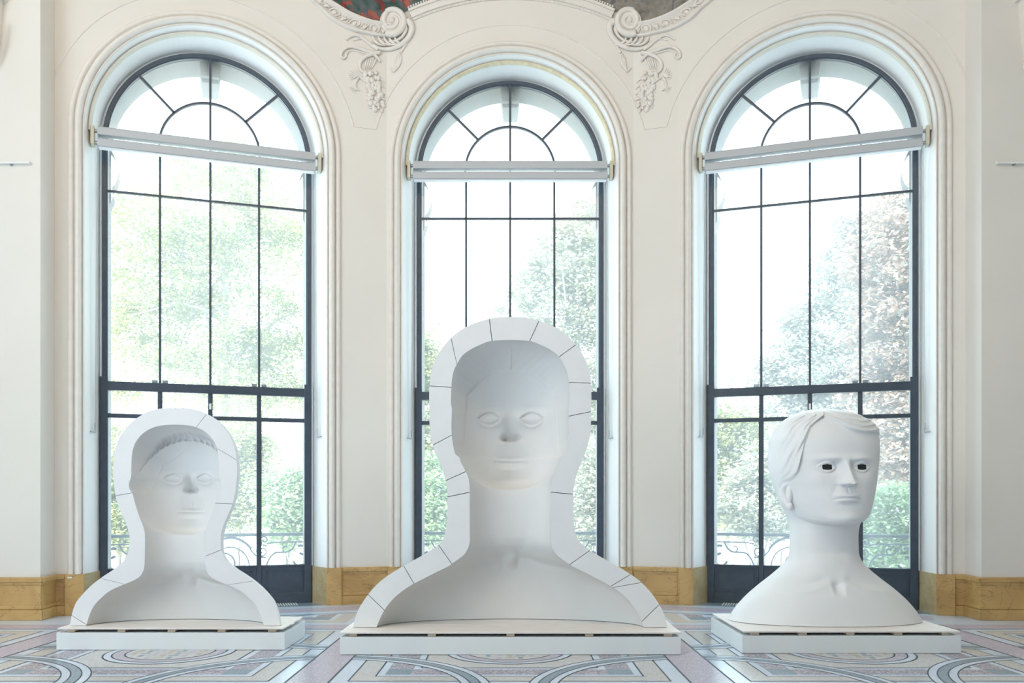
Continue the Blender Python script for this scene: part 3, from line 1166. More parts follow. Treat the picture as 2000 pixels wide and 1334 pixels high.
def piece(name, poly, mat, z1, z0=-.004):
    c = np.mean(np.array(poly), axis=0)
    me = slab([(x - c[0], y - c[1]) for x, y in poly], z0, z1).mesh(name, M[mat], fix=True)
    PIECES.append((name, me, (c[0], c[1] * KY)))


for q in range(4):
    c_, s_ = [(1, 0), (0, 1), (-1, 0), (0, -1)][q]
    R = lambda P: [(x * c_ - y * s_, x * s_ + y * c_) for x, y in P]
    piece('beige_band', R([(-1.09, -1.09), (1.09, -1.09), (.93, -.93), (-.93, -.93)]), 'floor_beige', .0010)
    piece('violet_band', R(rectp(-.695, .695, -.873, -.695)), 'floor_granite', .0010)
    piece('corner_tile', R(rectp(-.873, -.695, -.873, -.695)), 'floor_teal', .0010)
    # quarter ring round the panel corner
    cc = (-1.36, -1.36)

    def ring(r0, r1, lim=1.21):
        a0, a1 = [], []
        A = math.acos(.15 / 1.15)
        for a in np.linspace(PI / 2 - A, A, 21):
            a0.append((cc[0] + r0 * math.cos(a), cc[1] + r0 * math.sin(a)))
            a1.append((cc[0] + r1 * math.cos(a), cc[1] + r1 * math.sin(a)))
        return a0 + a1[::-1]
    piece('white_ring', R(ring(1.055, 1.245)), 'white_stone', .0016)
    piece('slate_ring', R(ring(1.115, 1.185)), 'floor_teal', .0022)
piece('beige_field', rectp(-.64, .64, -.64, .64), 'floor_beige', .0008)
circ = lambda r, n=40: [(r * math.cos(2 * PI * k / n), r * math.sin(2 * PI * k / n)) for k in range(n)]
piece('medallion_rim', circ(.50), 'white_stone', .0024)
piece('medallion_disc', circ(.435), 'floor_pink', .0028)
piece('medallion_heart', circ(.34), 'floor_beige', .0032)
r_ = random.Random(3)
for i in range(-3, 4):
    for j in range(-3, 4):
        if math.hypot(i * .085, j * .085) < .29:
            h = (i + j) % 2
            a, b = (.038, .018) if h else (.018, .038)
            piece('mosaic_tile', rectp(i * .085 - a, i * .085 + a, j * .085 - b, j * .085 + b), ['floor_tan', 'floor_pink', 'floor_teal'][(i * 2 + j * 3) % 3], .0036)
# joint lines of one panel, one mesh
jl = MB()


def jline(P, w=.0058, z=.0030, closed=True):
    n = len(P)
    for i in range(n if closed else n - 1):
        a, b = np.array(P[i]), np.array(P[(i + 1) % n])
        t = (b - a) / np.linalg.norm(b - a)
        nn = np.array((-t[1], t[0])) * w
        a2, b2 = a - t * w * .8, b + t * w * .8
        q = [a2 - nn, b2 - nn, b2 + nn, a2 + nn]
        jl.add([(p[0], p[1] * KY, z) for p in q], [(0, 1, 2, 3)])


for h_ in (1.215, 1.09, .93, .64):
    jline(rectp(-h_, h_, -h_, h_), z=.0013 if h_ < 1.2 else .0030)
jline(circ(.50), z=.0027)
jline(circ(.435), z=.0031)
jline(circ(.34), z=.0035)
for q in range(4):
    c_, s_ = [(1, 0), (0, 1), (-1, 0), (0, -1)][q]
    R = lambda P: [(x * c_ - y * s_, x * s_ + y * c_) for x, y in P]
    for rr in (1.055, 1.115, 1.185, 1.245):
        A = math.acos(.15 / 1.15)
        jline(R([(-1.36 + rr * math.cos(a), -1.36 + rr * math.sin(a)) for a in np.linspace(PI / 2 - A, A, 21)]), .0045, .0025, closed=False)
jmesh = jl.mesh('joint_lines', M['joint'], fix=False)
for i in range(-2, 3):
    for j in (0, 1):
        ox, oy = PC_X + i * PXX, PC_Y + j * PYY
        for nm, me, c in PIECES:
            x, y = ox + c[0], oy + c[1]
            if y > 10.2 or y < 5.4 or abs(x) > 6.2: continue
            if y > 8.95 and abs(x) > 4.6: continue
            if y > 9.5 and abs(x) > 2.9: continue
            if j == 1 and nm.startswith(('medallion', 'mosaic')): continue
            link_mesh(nm, me, fl, (x, y, 0))
        if j == 0:
            o = link_mesh('joint_lines', jmesh, fl, (ox, oy, 0))
            o['kind'] = 'stuff'
# pink cross bands and slate crossings
vb = MB().box(-.143, .143, -(PYY / 2 - .143 * KY), PYY / 2 - .143 * KY, -.004, .0012).mesh('pink_band', M['floor_pink'])
hb = MB().box(-(PXX / 2 - .143), PXX / 2 - .143, -.143 * KY, .143 * KY, -.004, .0012).mesh('pink_band', M['floor_pink'])
xb = MB().box(-.143, .143, -.143 * KY, .143 * KY, -.004, .0014).mesh('slate_crossing', M['floor_teal'])
for i in range(-2, 4):
    gx = PC_X + (i - .5) * PXX
    for j in (0, 1):
        gy = PC_Y + (j - .5) * PYY
        link_mesh('slate_crossing', xb, fl, (gx, gy, 0))
        if j == 0 or abs(gx) < 2: link_mesh('pink_band', vb, fl, (gx, gy + PYY / 2, 0))
        link_mesh('pink_band', hb, fl, (gx + PXX / 2, gy, 0))
# border following the window wall
def mitre(s, z, off):
    """offset point with the mean normal at plan corners"""
    e = .02
    a, b = U(s - e, z, off), U(s + e, z, off)
    return (a + b) * .5


bd = MB()
for (s0, s1) in ((S_LEFT - 1.2, S_RIGHT + 1.2),):
    for o0, o1, z in ((.0, .78, .0042),):
        ss = [s0] + [a for a in SACC if s0 < a < s1] + [s1]
        bd.grid([[mitre(s, z, o1) for s in ss], [mitre(s, z, .02) for s in ss]])
bd.build('border_white', M['white_stone'], fl, fix=False)
bd = MB()
ss = [S_LEFT - 1.2] + [a for a in SACC if S_LEFT - 1.2 < a < S_RIGHT + 1.2] + [S_RIGHT + 1.2]


bd.grid([[mitre(s, .0052, .58) for s in ss], [mitre(s, .0052, .24) for s in ss]])
bd.build('border_pink', M['floor_pink'], fl, fix=False)

# ------------------------------------------------------------------ plinths and pallets
ZP0, ZP1 = .146, .183
PL = {'left': (-3.704, -1.844, 7.30, 8.02, 5), 'middle': (-1.349, 1.341, 7.07, 8.12, 5), 'right': (1.841, 3.584, 7.135, 8.24, 5)}
plab = {'left': 'low white rectangular plinth under the left hollow bust', 'middle': 'long low white plinth under the tall middle bust',
        'right': 'low white plinth under the right bust with open eyes'}
tlab = {'left': 'pale wooden pallet deck on the left white plinth', 'middle': 'wide pale plywood pallet deck on the middle plinth',
        'right': 'pale wooden pallet deck under the right bust'}
for key, (x0, x1, y0, y1, nb) in PL.items():
    cx = (x0 + x1) / 2
    r = tag(empty('plinth', (cx, y0, 0)), plab[key], 'plinth', 'white plinths')
    h = (x1 - x0) / 2
    d = y1 - y0
    bevel(MB().box(-h, h, 0, .018, .0035, ZP0 - .003).build('front_board', M['plinth'], r), .002)
    for s in (-1, 1):
        a, b = sorted((s * h, s * (h - .018)))
        bevel(MB().box(a, b, .018, d, .0035, ZP0 - .003).build('side_board', M['plinth'], r), .002)
    MB().box(-h + .018, h - .018, d - .018, d, .0035, ZP0 - .003).build('rear_board', M['plinth'], r)
    MB().box(-h + .018, h - .018, .018, d - .018, ZP0 - .02, ZP0 - .006).build('top_board', M['plinth'], r)
    t = tag(empty('pallet', (cx, y0, ZP0 - .002)), tlab[key], 'pallet', 'wooden pallet decks')
    T0, T1 = .024, .037
    hw = h - .01
    if key == 'middle': hw = h + .002
    nd = 5
    fr = .24 if key != 'right' else .30
    ed = [0.0, fr]
    for k in range(1, nd): ed.append(fr + (d - fr) * k / (nd - 1))
    rr = random.Random(len(key) + 11)
    for k in range(nd):
        a, b = ed[k] + .002, ed[k + 1] - .004
        sh = 0 if k == 0 else rr.uniform(-.008, .008)
        bevel(MB().box(-hw + sh, hw + sh, a - (.004 if k == 0 else 0), b, T0, T1 + (0 if k == 0 else -.001)).build('deck_board', M['ply'], t), .002)
    for k in range(nb):
        bx = -hw + .10 + (2 * hw - .20) * k / (nb - 1)
        w_ = .032
        for yy in (0.02, d * .5, d - .10):
            bevel(MB().box(bx - w_, bx + w_, yy, yy + .09, 0.001, T0).build('spacer_block', M['block'], t), .002)


# ------------------------------------------------------------------ busts
def gs(x, s):
    return np.exp(-(x / s) ** 2)


def face_disp(x, y, L):
    ax = np.abs(x)
    ey, nb, m, ch = L['eye'], L['nb'], L['m'], L['chin']
    ex = L.get('ex', 83)
    s = np.zeros_like(x)
    s += L.get('brow', 9) * gs(y - (ey - 40), 17) * gs(ax - 72, 52)
    s -= 22 * gs(ax - ex + 10, 46) * gs(y - (ey - 2), 30)
    s -= 10 * gs(ax - 38, 18) * gs(y - ey + 4, 26)
    # eyeball and lids
    u = (ax - ex) / 45.0
    dy = y - ey
    env = np.clip(1 - u * u, 0.0, 1)
    hh = 23 * env + 1e-3
    q = np.abs(dy) / hh
    inside = (np.abs(u) < 1)
    ball = np.sqrt(np.clip(1 - u * u * .8 - (dy / 34) ** 2, 0, 1))
    s += np.where(inside, 13 * ball * sstep(1.25, .75, q) * env ** .5, 0)
    lid = np.exp(-((np.abs(dy) - hh) / 4.2) ** 2) * sstep(1.12, .85, np.abs(u))
    s += L.get('lid', 7) * lid * np.where(dy < 0, 1.25, .8)
    s -= 3.0 * np.exp(-((np.abs(dy) - hh - 9) / 4.0) ** 2) * sstep(1.1, .7, np.abs(u))
    # nose
    y0 = ey - 30
    t = np.clip((y - y0) / (nb - y0), 0, 1)
    h = L.get('nose', 62) * (L.get('nb0', .16) + (1 - L.get('nb0', .16)) * t ** L.get('npow', 1.15))
    wd = L.get('nw', 13) + 12 * t ** 2
    edge = 1 - sstep(nb - 6, nb + 7, y + ax * .12)
    s += h * np.exp(-np.abs(x / wd) ** 2.2) * edge * sstep(ey - 75, ey - 10, y)
    s += 24 * gs(ax - 25, 12) * gs(y - (nb - 12), 13) * (1 - sstep(nb - 3, nb + 6, y))
    s -= 8 * gs(ax - 13, 7) * gs(y - nb - 1, 6)
    # mouth
    mw = L.get('mw', 62)
    lm = np.clip(1 - (x / mw) ** 2, 0, 1)
    s += 13 * gs(x, 62) * gs(y - m, 42)
    cup = 5 * np.cos(np.clip(ax / 16, 0, PI)) * gs(ax, 26)
    lf = L.get('lips', 1.0)
    s += lf * 10 * np.exp(-((y - (m - 9 + cup * .5)) / 7.5) ** 2) * lm ** .7
    s += lf * 12 * np.exp(-((y - (m + 13)) / 9.5) ** 2) * np.clip(1 - (x / (mw * .82)) ** 2, 0, 1) ** .7
    s -= L.get('mline', 10) * np.exp(-((y - m - ax * L.get('mcurve', .0)) / 3.6) ** 2) * np.clip(1 - (x / (mw + 6)) ** 2, 0, 1) ** .35
    s -= 8 * gs(y - (m + 33), 11) * gs(x, 46)
    s -= 4 * gs(ax - mw - 4, 9) * gs(y - m, 10)
    s += 13 * gs(y - (ch - 32), 24) * gs(x, 46)
    s -= lf * 4.5 * gs(x, 5.5) * sstep(nb + 2, nb + 12, y) * (1 - sstep(m - 20, m - 10, y))
    # cheeks and nasolabial fold
    s += 8 * gs(ax - 118, 42) * gs(y - (ey + 58), 38)
    fx = 32 + (y - nb) * .55
    s -= L.get('fold', 5) * gs(ax - fx - 12, 13) * sstep(nb - 20, nb + 14, y) * (1 - sstep(m - 30, m + 20, y))
    return s


def neck_disp(x, y, L):
    ax = np.abs(x)
    cl = L['clav']
    yc = cl + 4 - 18 * gs(ax - 60, 45) + ax * .10
    s = L.get('ridge', 7) * np.exp(-((y - yc) / 13) ** 2) * sstep(14, 40, ax) * (1 - sstep(200, 330, ax))
    s -= 6 * np.exp(-((y - yc + 26) / 18) ** 2) * sstep(24, 70, ax) * (1 - sstep(150, 300, ax))
    s -= L.get('notch', 24) * gs(x, 24 - 0) * np.exp(-((y - (cl + 6)) / 26) ** 2)
    s += 6 * gs(ax - 30, 12) * gs(y - (cl + 18), 20)
    s += L.get('stern', 2) * gs(ax - (25 + (cl - y) * .42), 20) * sstep(L['chin'] + 60, L['chin'] + 130, y) * (1 - sstep(cl - 20, cl + 6, y))
    return s


def f_table(L):
    t, e, nb, m, c, n1, cl, b = (L[k] for k in ('top', 'eye', 'nb', 'm', 'chin', 'neck_end', 'clav', 'base'))
    F, Fb, N = L['F'], L['Fb'], L['N']
    T = [(t, 0), (t + 3, .15 * F), (t + 12, .30 * F), (t + 32, .48 * F), (t + 75, .71 * F), (t + 130, .885 * F), (t + 190, .97 * F), (e, 1.0 * F),
         (nb, 1.03 * F), (m, 1.06 * F), (m + 40, 1.06 * F), (c - 34, 1.07 * F), (c - 12, 1.02 * F), (c - 3, .93 * F), (c + 1, .80 * F), (c + 4, N * F + .06 * F),
         (c + 9, N * F), (c + 40, N * F * .97), (n1 - 20, N * F), (n1 + 15, N * F * 1.1), (cl - 18, Fb * .70), (cl + 14, Fb * .80),
         (cl + (b - cl) * .35, Fb * .90), (cl + (b - cl) * .7, Fb * .97), (b, Fb)]
    return pchip([p[0] for p in T], [p[1] for p in T])


class Head:
    def __init__(self, L, Wt, hair=None):
        self.L = L
        self.W = pchip([p[0] for p in Wt], [p[1] for p in Wt])
        Wr = L.get('Wr')
        self.Wr = pchip([p[0] for p in Wr], [p[1] for p in Wr]) if Wr else self.W
        self.F = f_table(L)
        self.hair = hair

    def rows(self, step=3.5):
        L = self.L
        t, b, c = L['top'], L['base'], L['chin']
        a = t + 60 * np.linspace(0, 1, 26) ** 2
        r = np.concatenate([a, np.arange(t + 60, b, step), np.linspace(c - 14, c + 12, 27), [b]])
        return np.unique(np.round(r, 3))

    def lift(self, y):
        L = self.L
        return L.get('lift', 92) * sstep(L['m'] - 40, L['chin'] - 4, y) * (1 - sstep(L['chin'] + 6, L['chin'] + 130, y))

    def depth(self, yr, th, disp=True):
        """rows yr, angles th -> x, y_actual, depth (front half)"""
        Y, T = np.meshgrid(yr, th, indexing='ij')
        c = np.clip(np.cos(T), 0, 1)
        ya = Y - self.lift(Y) * (1 - c) ** 1.1
        ya = np.maximum(ya, self.L['top'])
        Wd = np.where(T > 0, self.Wr(ya), self.W(ya))
        x = Wd * np.sin(T)
        p = self.L.get('pw', .95)
        pb = p + (.95 - p) * sstep(self.L['chin'], self.L['neck_end'], Y)
        d = self.F(Y) * c ** pb
        if disp:
            wgt = sstep(0.0, .30, c)
            top = sstep(self.L['top'], self.L['top'] + 30, ya)
            up = 1 - sstep(self.L['chin'] - 4, self.L['chin'] + 8, Y)
            low = sstep(self.L['chin'] + 8, self.L['chin'] + 40, Y)
            e = face_disp(x, Y, self.L) * up + neck_disp(x, ya, self.L) * low
            d = d + e * wgt * top
            if self.hair is not None:
                d = d + self.hair(x, ya) * sstep(0, .18, c) * top * up
        return x, ya, d


def contour(Wf, L, step=6.0):
    t, b = L['top'], L['base']
    ys = np.concatenate([t + 70 * np.linspace(0, 1, 24) ** 2, np.arange(t + 76, b, step), [b]])
    right = [(float(Wf(y)), float(y)) for y in ys]
    left = [(-x, y) for x, y in right[::-1]]
    return left[:-1] + right          # bottom-left, over the top, bottom-right


def arclen_resample(P, n):
    P = np.array(P)
    d = np.concatenate([[0], np.cumsum(np.linalg.norm(np.diff(P, axis=0), axis=1))])
    q = np.linspace(0, d[-1], n)
    return np.stack([np.interp(q, d, P[:, 0]), np.interp(q, d, P[:, 1])], 1)


def mould(key, label, loc, k, L, Win, Wout, hair, seams, cxpix):
    """hollow bust: a flat ring of plaster blocks in front, the sunken face behind, a rounded shell at the back"""
    root = tag(empty('hollow_bust', loc), label, 'sculpture', 'hollow plaster busts')
    H = Head(L, Win, hair)
    H.F = f_table(L)
    yr = H.rows()
    th = np.linspace(-PI / 2, PI / 2, 241)
    x, ya, d = H.depth(yr, th)
    b = L['base']
    P = np.stack([x * k, d * k + .012, (b - ya) * k], -1)
    cav = MB()
    n1, n2 = x.shape
    me = bpy.data.meshes.new('sunken_face')
    vs = P.reshape(-1, 3)
    idx = np.arange(n1 * n2).reshape(n1, n2)
    fs = np.stack([idx[:-1, :-1], idx[1:, :-1], idx[1:, 1:], idx[:-1, 1:]], -1).reshape(-1, 4)
    me.from_pydata(vs.tolist(), [], fs.tolist())
    me.materials.append(M['plaster_in'])
    me.polygons.foreach_set('use_smooth', [True] * len(me.polygons))
    link_mesh('sunken_face', me, root)
    # outer shell
    Wo = pchip([p[0] for p in Wout], [p[1] for p in Wout])
    Lo = dict(L)
    yo = np.concatenate([Wout[0][0] + 80 * np.linspace(0, 1, 16) ** 2, np.arange(Wout[0][0] + 90, b, 12), [b]])
    tho = np.linspace(-PI / 2, PI / 2, 61)
    sh = MB()
    rows = []
    Fsm = pchip([Wout[0][0], Wout[0][0] + 8, Wout[0][0] + 60, L['eye'], L['chin'], L['chin'] + 90, L['neck_end'], L['clav'] + 40, b],
                [0, 120, 240, L['F'] + 80, L['F'] + 80, L['F'] + 10, L['F'] * .9, L['Fb'] + 20, L['Fb'] + 45])
    for y in yo:
        Wd, F = float(Wo(y)), float(Fsm(y))
        rows.append([(math.copysign(abs(math.sin(t)) ** 1.35, t) * Wd * k, .014 + F * k * max(0.0, math.cos(t)) ** .95, (b - y) * k) for t in tho])
    sh.grid(rows)
    sh.build('outer_shell', M['plaster'], root, smooth=True, fix=False)
    # front ring of blocks
    N = 600
    ci = arclen_resample(contour(H.W, L), N)
    co = arclen_resample(contour(Wo, dict(L, top=Wout[0][0])), N)

    def near(C_, p):
        return int(np.argmin(np.sum((C_ - np.array(p)) ** 2, 1)))
    cuts = [(0, 0)]
    for (o_, i_) in seams:
        cuts.append((near(co, (o_[0] - cxpix, o_[1])), near(ci, (i_[0] - cxpix, i_[1]))))
    cuts.append((N - 1, N - 1))
    cuts.sort()
    g = 1.2                                            # half joint, in crop units
    for a, c in zip(cuts[:-1], cuts[1:]):
        m = 40
        io = np.linspace(a[0], c[0], m)
        ii = np.linspace(a[1], c[1], m)
        po = np.stack([np.interp(io, np.arange(N), co[:, q]) for q in (0, 1)], 1)
        pi = np.stack([np.interp(ii, np.arange(N), ci[:, q]) for q in (0, 1)], 1)

        def trim(A, first, last):
            A = A.copy()
            if first:
                v = A[1] - A[0]
                A[0] += v / (np.linalg.norm(v) + 1e-6) * g
            if last:
                v = A[-2] - A[-1]
                A[-1] += v / (np.linalg.norm(v) + 1e-6) * g
            return A
        po = trim(po, a != cuts[0], c != cuts[-1])
        pi = trim(pi, a != cuts[0], c != cuts[-1])
        mb = MB()
        rows = [[(p[0] * k, y, (b - p[1]) * k) for p in A] for A, y in ((po, 0.0), (pi, 0.0), (pi, .03), (po, .03))]
        mb.grid(rows, closed_u=True)
        mb.f.append((0, m, 2 * m, 3 * m))
        mb.f.append((m - 1, 2 * m - 1, 3 * m - 1, 4 * m - 1))
        mb.build('ring_block', M['plaster'], root)
    return root


# --- left hollow bust (woman with a braid)
LL = dict(top=150, eye=417, nb=493, m=592, chin=703, neck_end=862, clav=945, base=1157, F=212, Fb=248, N=.56, lift=88, mw=64, notch=12, fold=2, mline=6, lips=.7, npow=1.7, nb0=.08, nw=16)
Win_L = [(150, 0), (151.5, 42), (156, 78), (168, 118), (200, 168), (250, 203), (300, 216), (360, 219), (415, 220), (432, 229), (455, 232), (478, 226), (492, 214), (520, 207), (560, 196), (620, 176),
         (665, 158), (700, 151), (840, 152), (880, 158), (910, 176), (930, 207), (955, 268), (985, 330), (1010, 361), (1060, 408), (1110, 431), (1157, 445)]
Wout_L = [(66, 0), (67, 40), (72, 88), (100, 163), (150, 230), (220, 280), (300, 305), (380, 311), (470, 304), (540, 290), (600, 266), (660, 240), (720, 228),
          (770, 231), (825, 252), (870, 300), (910, 360), (945, 407), (990, 454), (1050, 500), (1110, 519), (1157, 526)]


def hair_left(x, y):
    d = np.abs(x - 12)
    yb = 201 + 38 * (d / 138) ** 2 + 90 * (d / 235) ** 6
    run = d + .55 * np.clip(yb - 201, 0, 400)
    v = y - yb
    sg = np.sign(x - 12)
    per = 37.0
    lobe = np.zeros_like(x)
    ca, sa = math.cos(.62), math.sin(.62)
    for k in (-1, 0, 1):
        c = (np.round(run / per) + k) * per
        al = run - c
        a2 = al * ca + v * sa
        b2 = -al * sa + v * ca
        lobe = np.maximum(lobe, np.sqrt(np.clip(1 - (a2 / 29) ** 2 - (b2 / 17.5) ** 2, 0, 1)))
    s = (32 * lobe + 6 * np.exp(-(np.abs(v) / 19) ** 4)) * (1 - .6 * sstep(120, 205, d))
    s += 4 * sstep(4, -14, v)
    # fine seam running from the brow down to the jaw
    for (x0, y0, x1, y1) in ((10, 240, -132, 352), (-132, 352, -206, 548)):
        dx, dy = x1 - x0, y1 - y0
        L2 = dx * dx + dy * dy
        t = np.clip(((x - x0) * dx + (y - y0) * dy) / L2, 0, 1)
        dist = np.hypot(x - x0 - t * dx, y - y0 - t * dy)
        s -= 3.2 * np.exp(-(dist / 2.6) ** 2)
    return s


SL = 1 / 2.565
seams_L = [((105, 1105), (165, 1150)), ((255, 933), (365, 945)), ((320, 508), (410, 487)), ((775, 100), (728, 160)), ((920, 330), (840, 265)),
           ((915, 548), (825, 542)), ((850, 778), (775, 808)), ((1010, 940), (880, 950))]
S_l = 7.41 / FPX
kL = S_l * SL
bust_l = mould('left', 'smaller hollow white bust of a face with a braid, on the left pallet',
               ((341.9 - CX) * S_l, 7.41, ZP1 + .0015), kL, LL, Win_L, Wout_L, hair_left, seams_L, 620)

# --- middle hollow bust (parted hair)
LM = dict(top=120, eye=398, nb=486, m=561, chin=671, neck_end=872, clav=950, base=1190, F=202, Fb=236, N=.56, lift=80, mw=60, notch=16, fold=2, lid=8, nose=58, mline=5.5, lips=.4, npow=2.0, nb0=.05, nw=19)
Win_M = [(120, 0), (121.5, 45), (126, 80), (138, 112), (150, 138), (180, 180), (210, 198), (240, 212), (290, 219), (350, 221), (372, 218), (376, 217), (440, 219), (490, 216), (520, 211), (546, 204), (556, 190), (575, 184),
         (600, 171), (640, 154), (690, 151), (870, 151), (915, 168), (945, 206), (960, 226), (980, 266), (1000, 306), (1045, 388), (1075, 427), (1100, 450), (1130, 471), (1160, 486), (1190, 498)]
Wout_M = [(35, 0), (36, 42), (45, 92), (75, 170), (120, 228), (180, 272), (250, 297), (330, 302), (450, 300), (520, 286), (580, 262), (640, 242), (700, 234), (780, 235),
          (840, 243), (880, 264), (910, 306), (945, 368), (965, 404), (1020, 485), (1080, 538), (1140, 572), (1190, 586)]


def hair_mid(x, y):
    ax = np.abs(x)
    hl = 208 + 40 * (ax / 150) ** 1.3 + 60 * (np.clip(ax - 60, 0, 200) / 110) ** 2
    side = sstep(168, 182, ax + (y - 420) * -.08) * (1 - sstep(500, 560, y)) * sstep(250, 380, y)
    top = sstep(hl + 12, hl - 12, y) * (1 - .6 * sstep(250, 400, y))
    s = np.maximum(9 * top, 14 * side)
    s -= 8 * np.exp(-(x / 3.5) ** 2) * sstep(212, 200, y)
    s += .8 * np.sin(y * .22 + ax * .16) * top
    return s


SM_ = 1 / 1.9057
seams_M = [((130, 1070), (190, 1125)), ((262, 960), (305, 1030)), ((400, 890), (440, 950)), ((425, 706), (508, 688)), ((420, 645), (490, 612)), ((362, 515), (437, 473)),
           ((355, 292), (438, 295)), ((440, 115), (460, 212)), ((585, 50), (592, 115)), ((765, 48), (732, 122)), ((905, 140), (850, 178)), ((957, 280), (880, 280)),
           ((957, 388), (880, 405)), ((893, 692), (812, 686)), ((955, 905), (880, 955)), ((1110, 990), (1035, 1040)), ((1150, 1022), (1042, 1046)), ((1215, 1105), (1160, 1165))]
S_m = 7.31 / FPX
kM = S_m * SM_
bust_m = mould('middle', 'tallest hollow white bust with parted hair, before the middle window',
               ((996.6 - CX) * S_m, 7.31, ZP1 + .0015), kM, LM, Win_M, Wout_M, hair_mid, seams_M, 660)

# --- right bust, in the round
LR = dict(top=48, eye=348, nb=435, m=494, chin=626, neck_end=780, clav=925, base=1108, F=222, Fb=262, N=.60, lift=62, mw=66, notch=26, fold=3.5, nose=74, nw=17, mcurve=.16, mline=11, brow=18, lid=6, ex=84, stern=2)
Win_R = [(48, 0), (49, 36), (52, 66), (60, 102), (75, 142), (100, 185), (150, 229), (220, 252), (300, 255), (360, 250), (410, 238), (450, 225), (490, 214), (520, 206), (545, 196), (570, 184), (600, 172), (640, 166),
         (700, 165), (770, 167), (810, 180), (845, 212), (890, 265), (945, 336), (1000, 398), (1060, 450), (1108, 480)]

LR['Wr'] = [(48, 0), (49, 36), (52, 66), (60, 102), (75, 142), (90, 172), (120, 220), (170, 248), (240, 254), (330, 246), (420, 234), (500, 216), (560, 198), (600, 180), (640, 167),
            (700, 165), (770, 167), (810, 180), (845, 212), (890, 265), (945, 336), (1000, 398), (1060, 450), (1108, 480)]


def hair_right(x, y):
    # left of the picture: long swept lock down to the ear; right: short wave swept across the brow
    part = -66.0
    xb = np.interp(y, [60, 92, 100, 120, 150, 190, 230, 300, 370, 400, 430], [-46, -60, -78, -108, -140, -160, -175, -191, -200, -212, -232])
    left = sstep(7, -7, x - xb) * (1 - sstep(404, 432, y - .25 * (x + 200)))
    yr_ = np.interp(x, [-90, -66, -40, 0, 30, 60, 100, 160, 260], [92, 102, 116, 142, 162, 172, 177, 178, 182])
    right = sstep(6, -6, y - yr_) * sstep(part - 4, part + 8, x)
    m = np.clip(np.maximum(left, right), 0, 1)
    fl_ = (x - xb)
    strand = 6.0 * np.sin(fl_ * .13 + 1.6 * np.sin(y * .024)) + 3.0 * np.sin(fl_ * .31 + y * .03)
    rr = y - yr_ + .12 * x
    strand_r = 5.0 * np.sin(rr * .22 + 1.0 * np.sin(x * .035)) + 1.6 * np.sin(rr * .5 + x * .03)
    s = m * 17 + left * strand + right * (1 - left) * strand_r
    s += 6 * left * sstep(-60, -10, fl_) * np.exp(-((fl_ + 16) / 14) ** 2)
    s -= 9 * np.exp(-((x - part - (100 - y) * .5) / 5) ** 2) * sstep(112, 96, y)
    return s


kR = 7.75 / FPX * SL
YAW = math.tan(math.radians(7.8))
XR = 2.722
YR = 7.79
bust_r = tag(empty('bust', (XR, YR, ZP1 + .0015)), 'solid white bust with swept hair and black patches for pierced eyes, on the right pallet', 'sculpture')
HR = Head(LR, Win_R, hair_right)
yr = HR.rows(3.5)
thf = np.linspace(-PI / 2, PI / 2, 281)
xf, yaf, df = HR.depth(yr, thf)
bF = pchip([48, 50, 60, 100, 200, 300, 400, 500, 600, 700, 800, 900, 1000, 1108], [0, 50, 90, 160, 225, 245, 232, 195, 150, 135, 150, 170, 185, 195])
thb = np.linspace(PI / 2, 3 * PI / 2, 81)[1:-1]
Yb, Tb = np.meshgrid(yr, thb, indexing='ij')
lift_b = HR.lift(Yb)
yab = np.maximum(Yb - lift_b, LR['top'])
xb_ = np.where(np.sin(Tb) > 0, HR.Wr(yab), HR.W(yab)) * np.sin(Tb)
db = -bF(Yb) * np.abs(np.cos(Tb)) ** .8
X_ = np.concatenate([xf, xb_], 1)
Y_ = np.concatenate([yaf, yab], 1)
D_ = np.concatenate([df, db], 1)


def yawed(x, y, d):
    return x + YAW * d * (1 - sstep(LR['chin'] - 20, LR['chin'] + 60, y))


# eye sockets stay uncut; black patches below paint the shade of holes
def pierce(x, y):
    ax = np.abs(np.abs(x) - 84)
    dy = np.abs(y - 349)
    rr = (ax / 21.5) ** 4 + (dy / 13.5) ** 4
    return sstep(1.15, .8, rr)


mask = np.zeros_like(X_)
mask[:, :xf.shape[1]] = pierce(xf, yaf)
D_ = D_ - 0 * mask
PX = np.stack([yawed(X_, Y_, D_) * kR, -D_ * kR, (LR['base'] - Y_) * kR], -1)
n1, n2 = X_.shape
idx = np.arange(n1 * n2).reshape(n1, n2)
nx = np.roll(idx, -1, axis=1)
fs = np.stack([idx[:-1], idx[1:], nx[1:], nx[:-1]], -1).reshape(-1, 4).tolist()
fs.append(idx[-1].tolist())
me = bpy.data.meshes.new('bust_body')
me.from_pydata(PX.reshape(-1, 3).tolist(), [], fs)
me.materials.append(M['resin'])
sm = [True] * len(me.polygons)
sm[-1] = False
me.polygons.foreach_set('use_smooth', sm)
link_mesh('bust_body', me, bust_r)
for s in (-1, 1):
    g = MB()
    rows = []
    for j in np.linspace(-1, 1, 11):
        row = []
        for i in np.linspace(-1, 1, 15):
            # rounded rectangle
            lim = (1 - abs(j) ** 5) ** .2
            x = s * 84 + i * 22 * lim
            y = 348 + j * 14
            t = math.asin(max(-1, min(1, x / float((HR.Wr if s > 0 else HR.W)(y)))))
            a, b2, c2 = HR.depth(np.array([y]), np.array([t]))
            dd = float(c2[0, 0]) + .8
            row.append((float(yawed(np.array(x), np.array(y), np.array(dd))) * kR, -dd * kR, (LR['base'] - y) * kR))
        rows.append(row)
    g.grid(rows)
    o = g.build('eye_hole_shade', M['dark'], bust_r, fix=False)
    o['label'] = 'black patch painted as the shade of a pierced pupil'
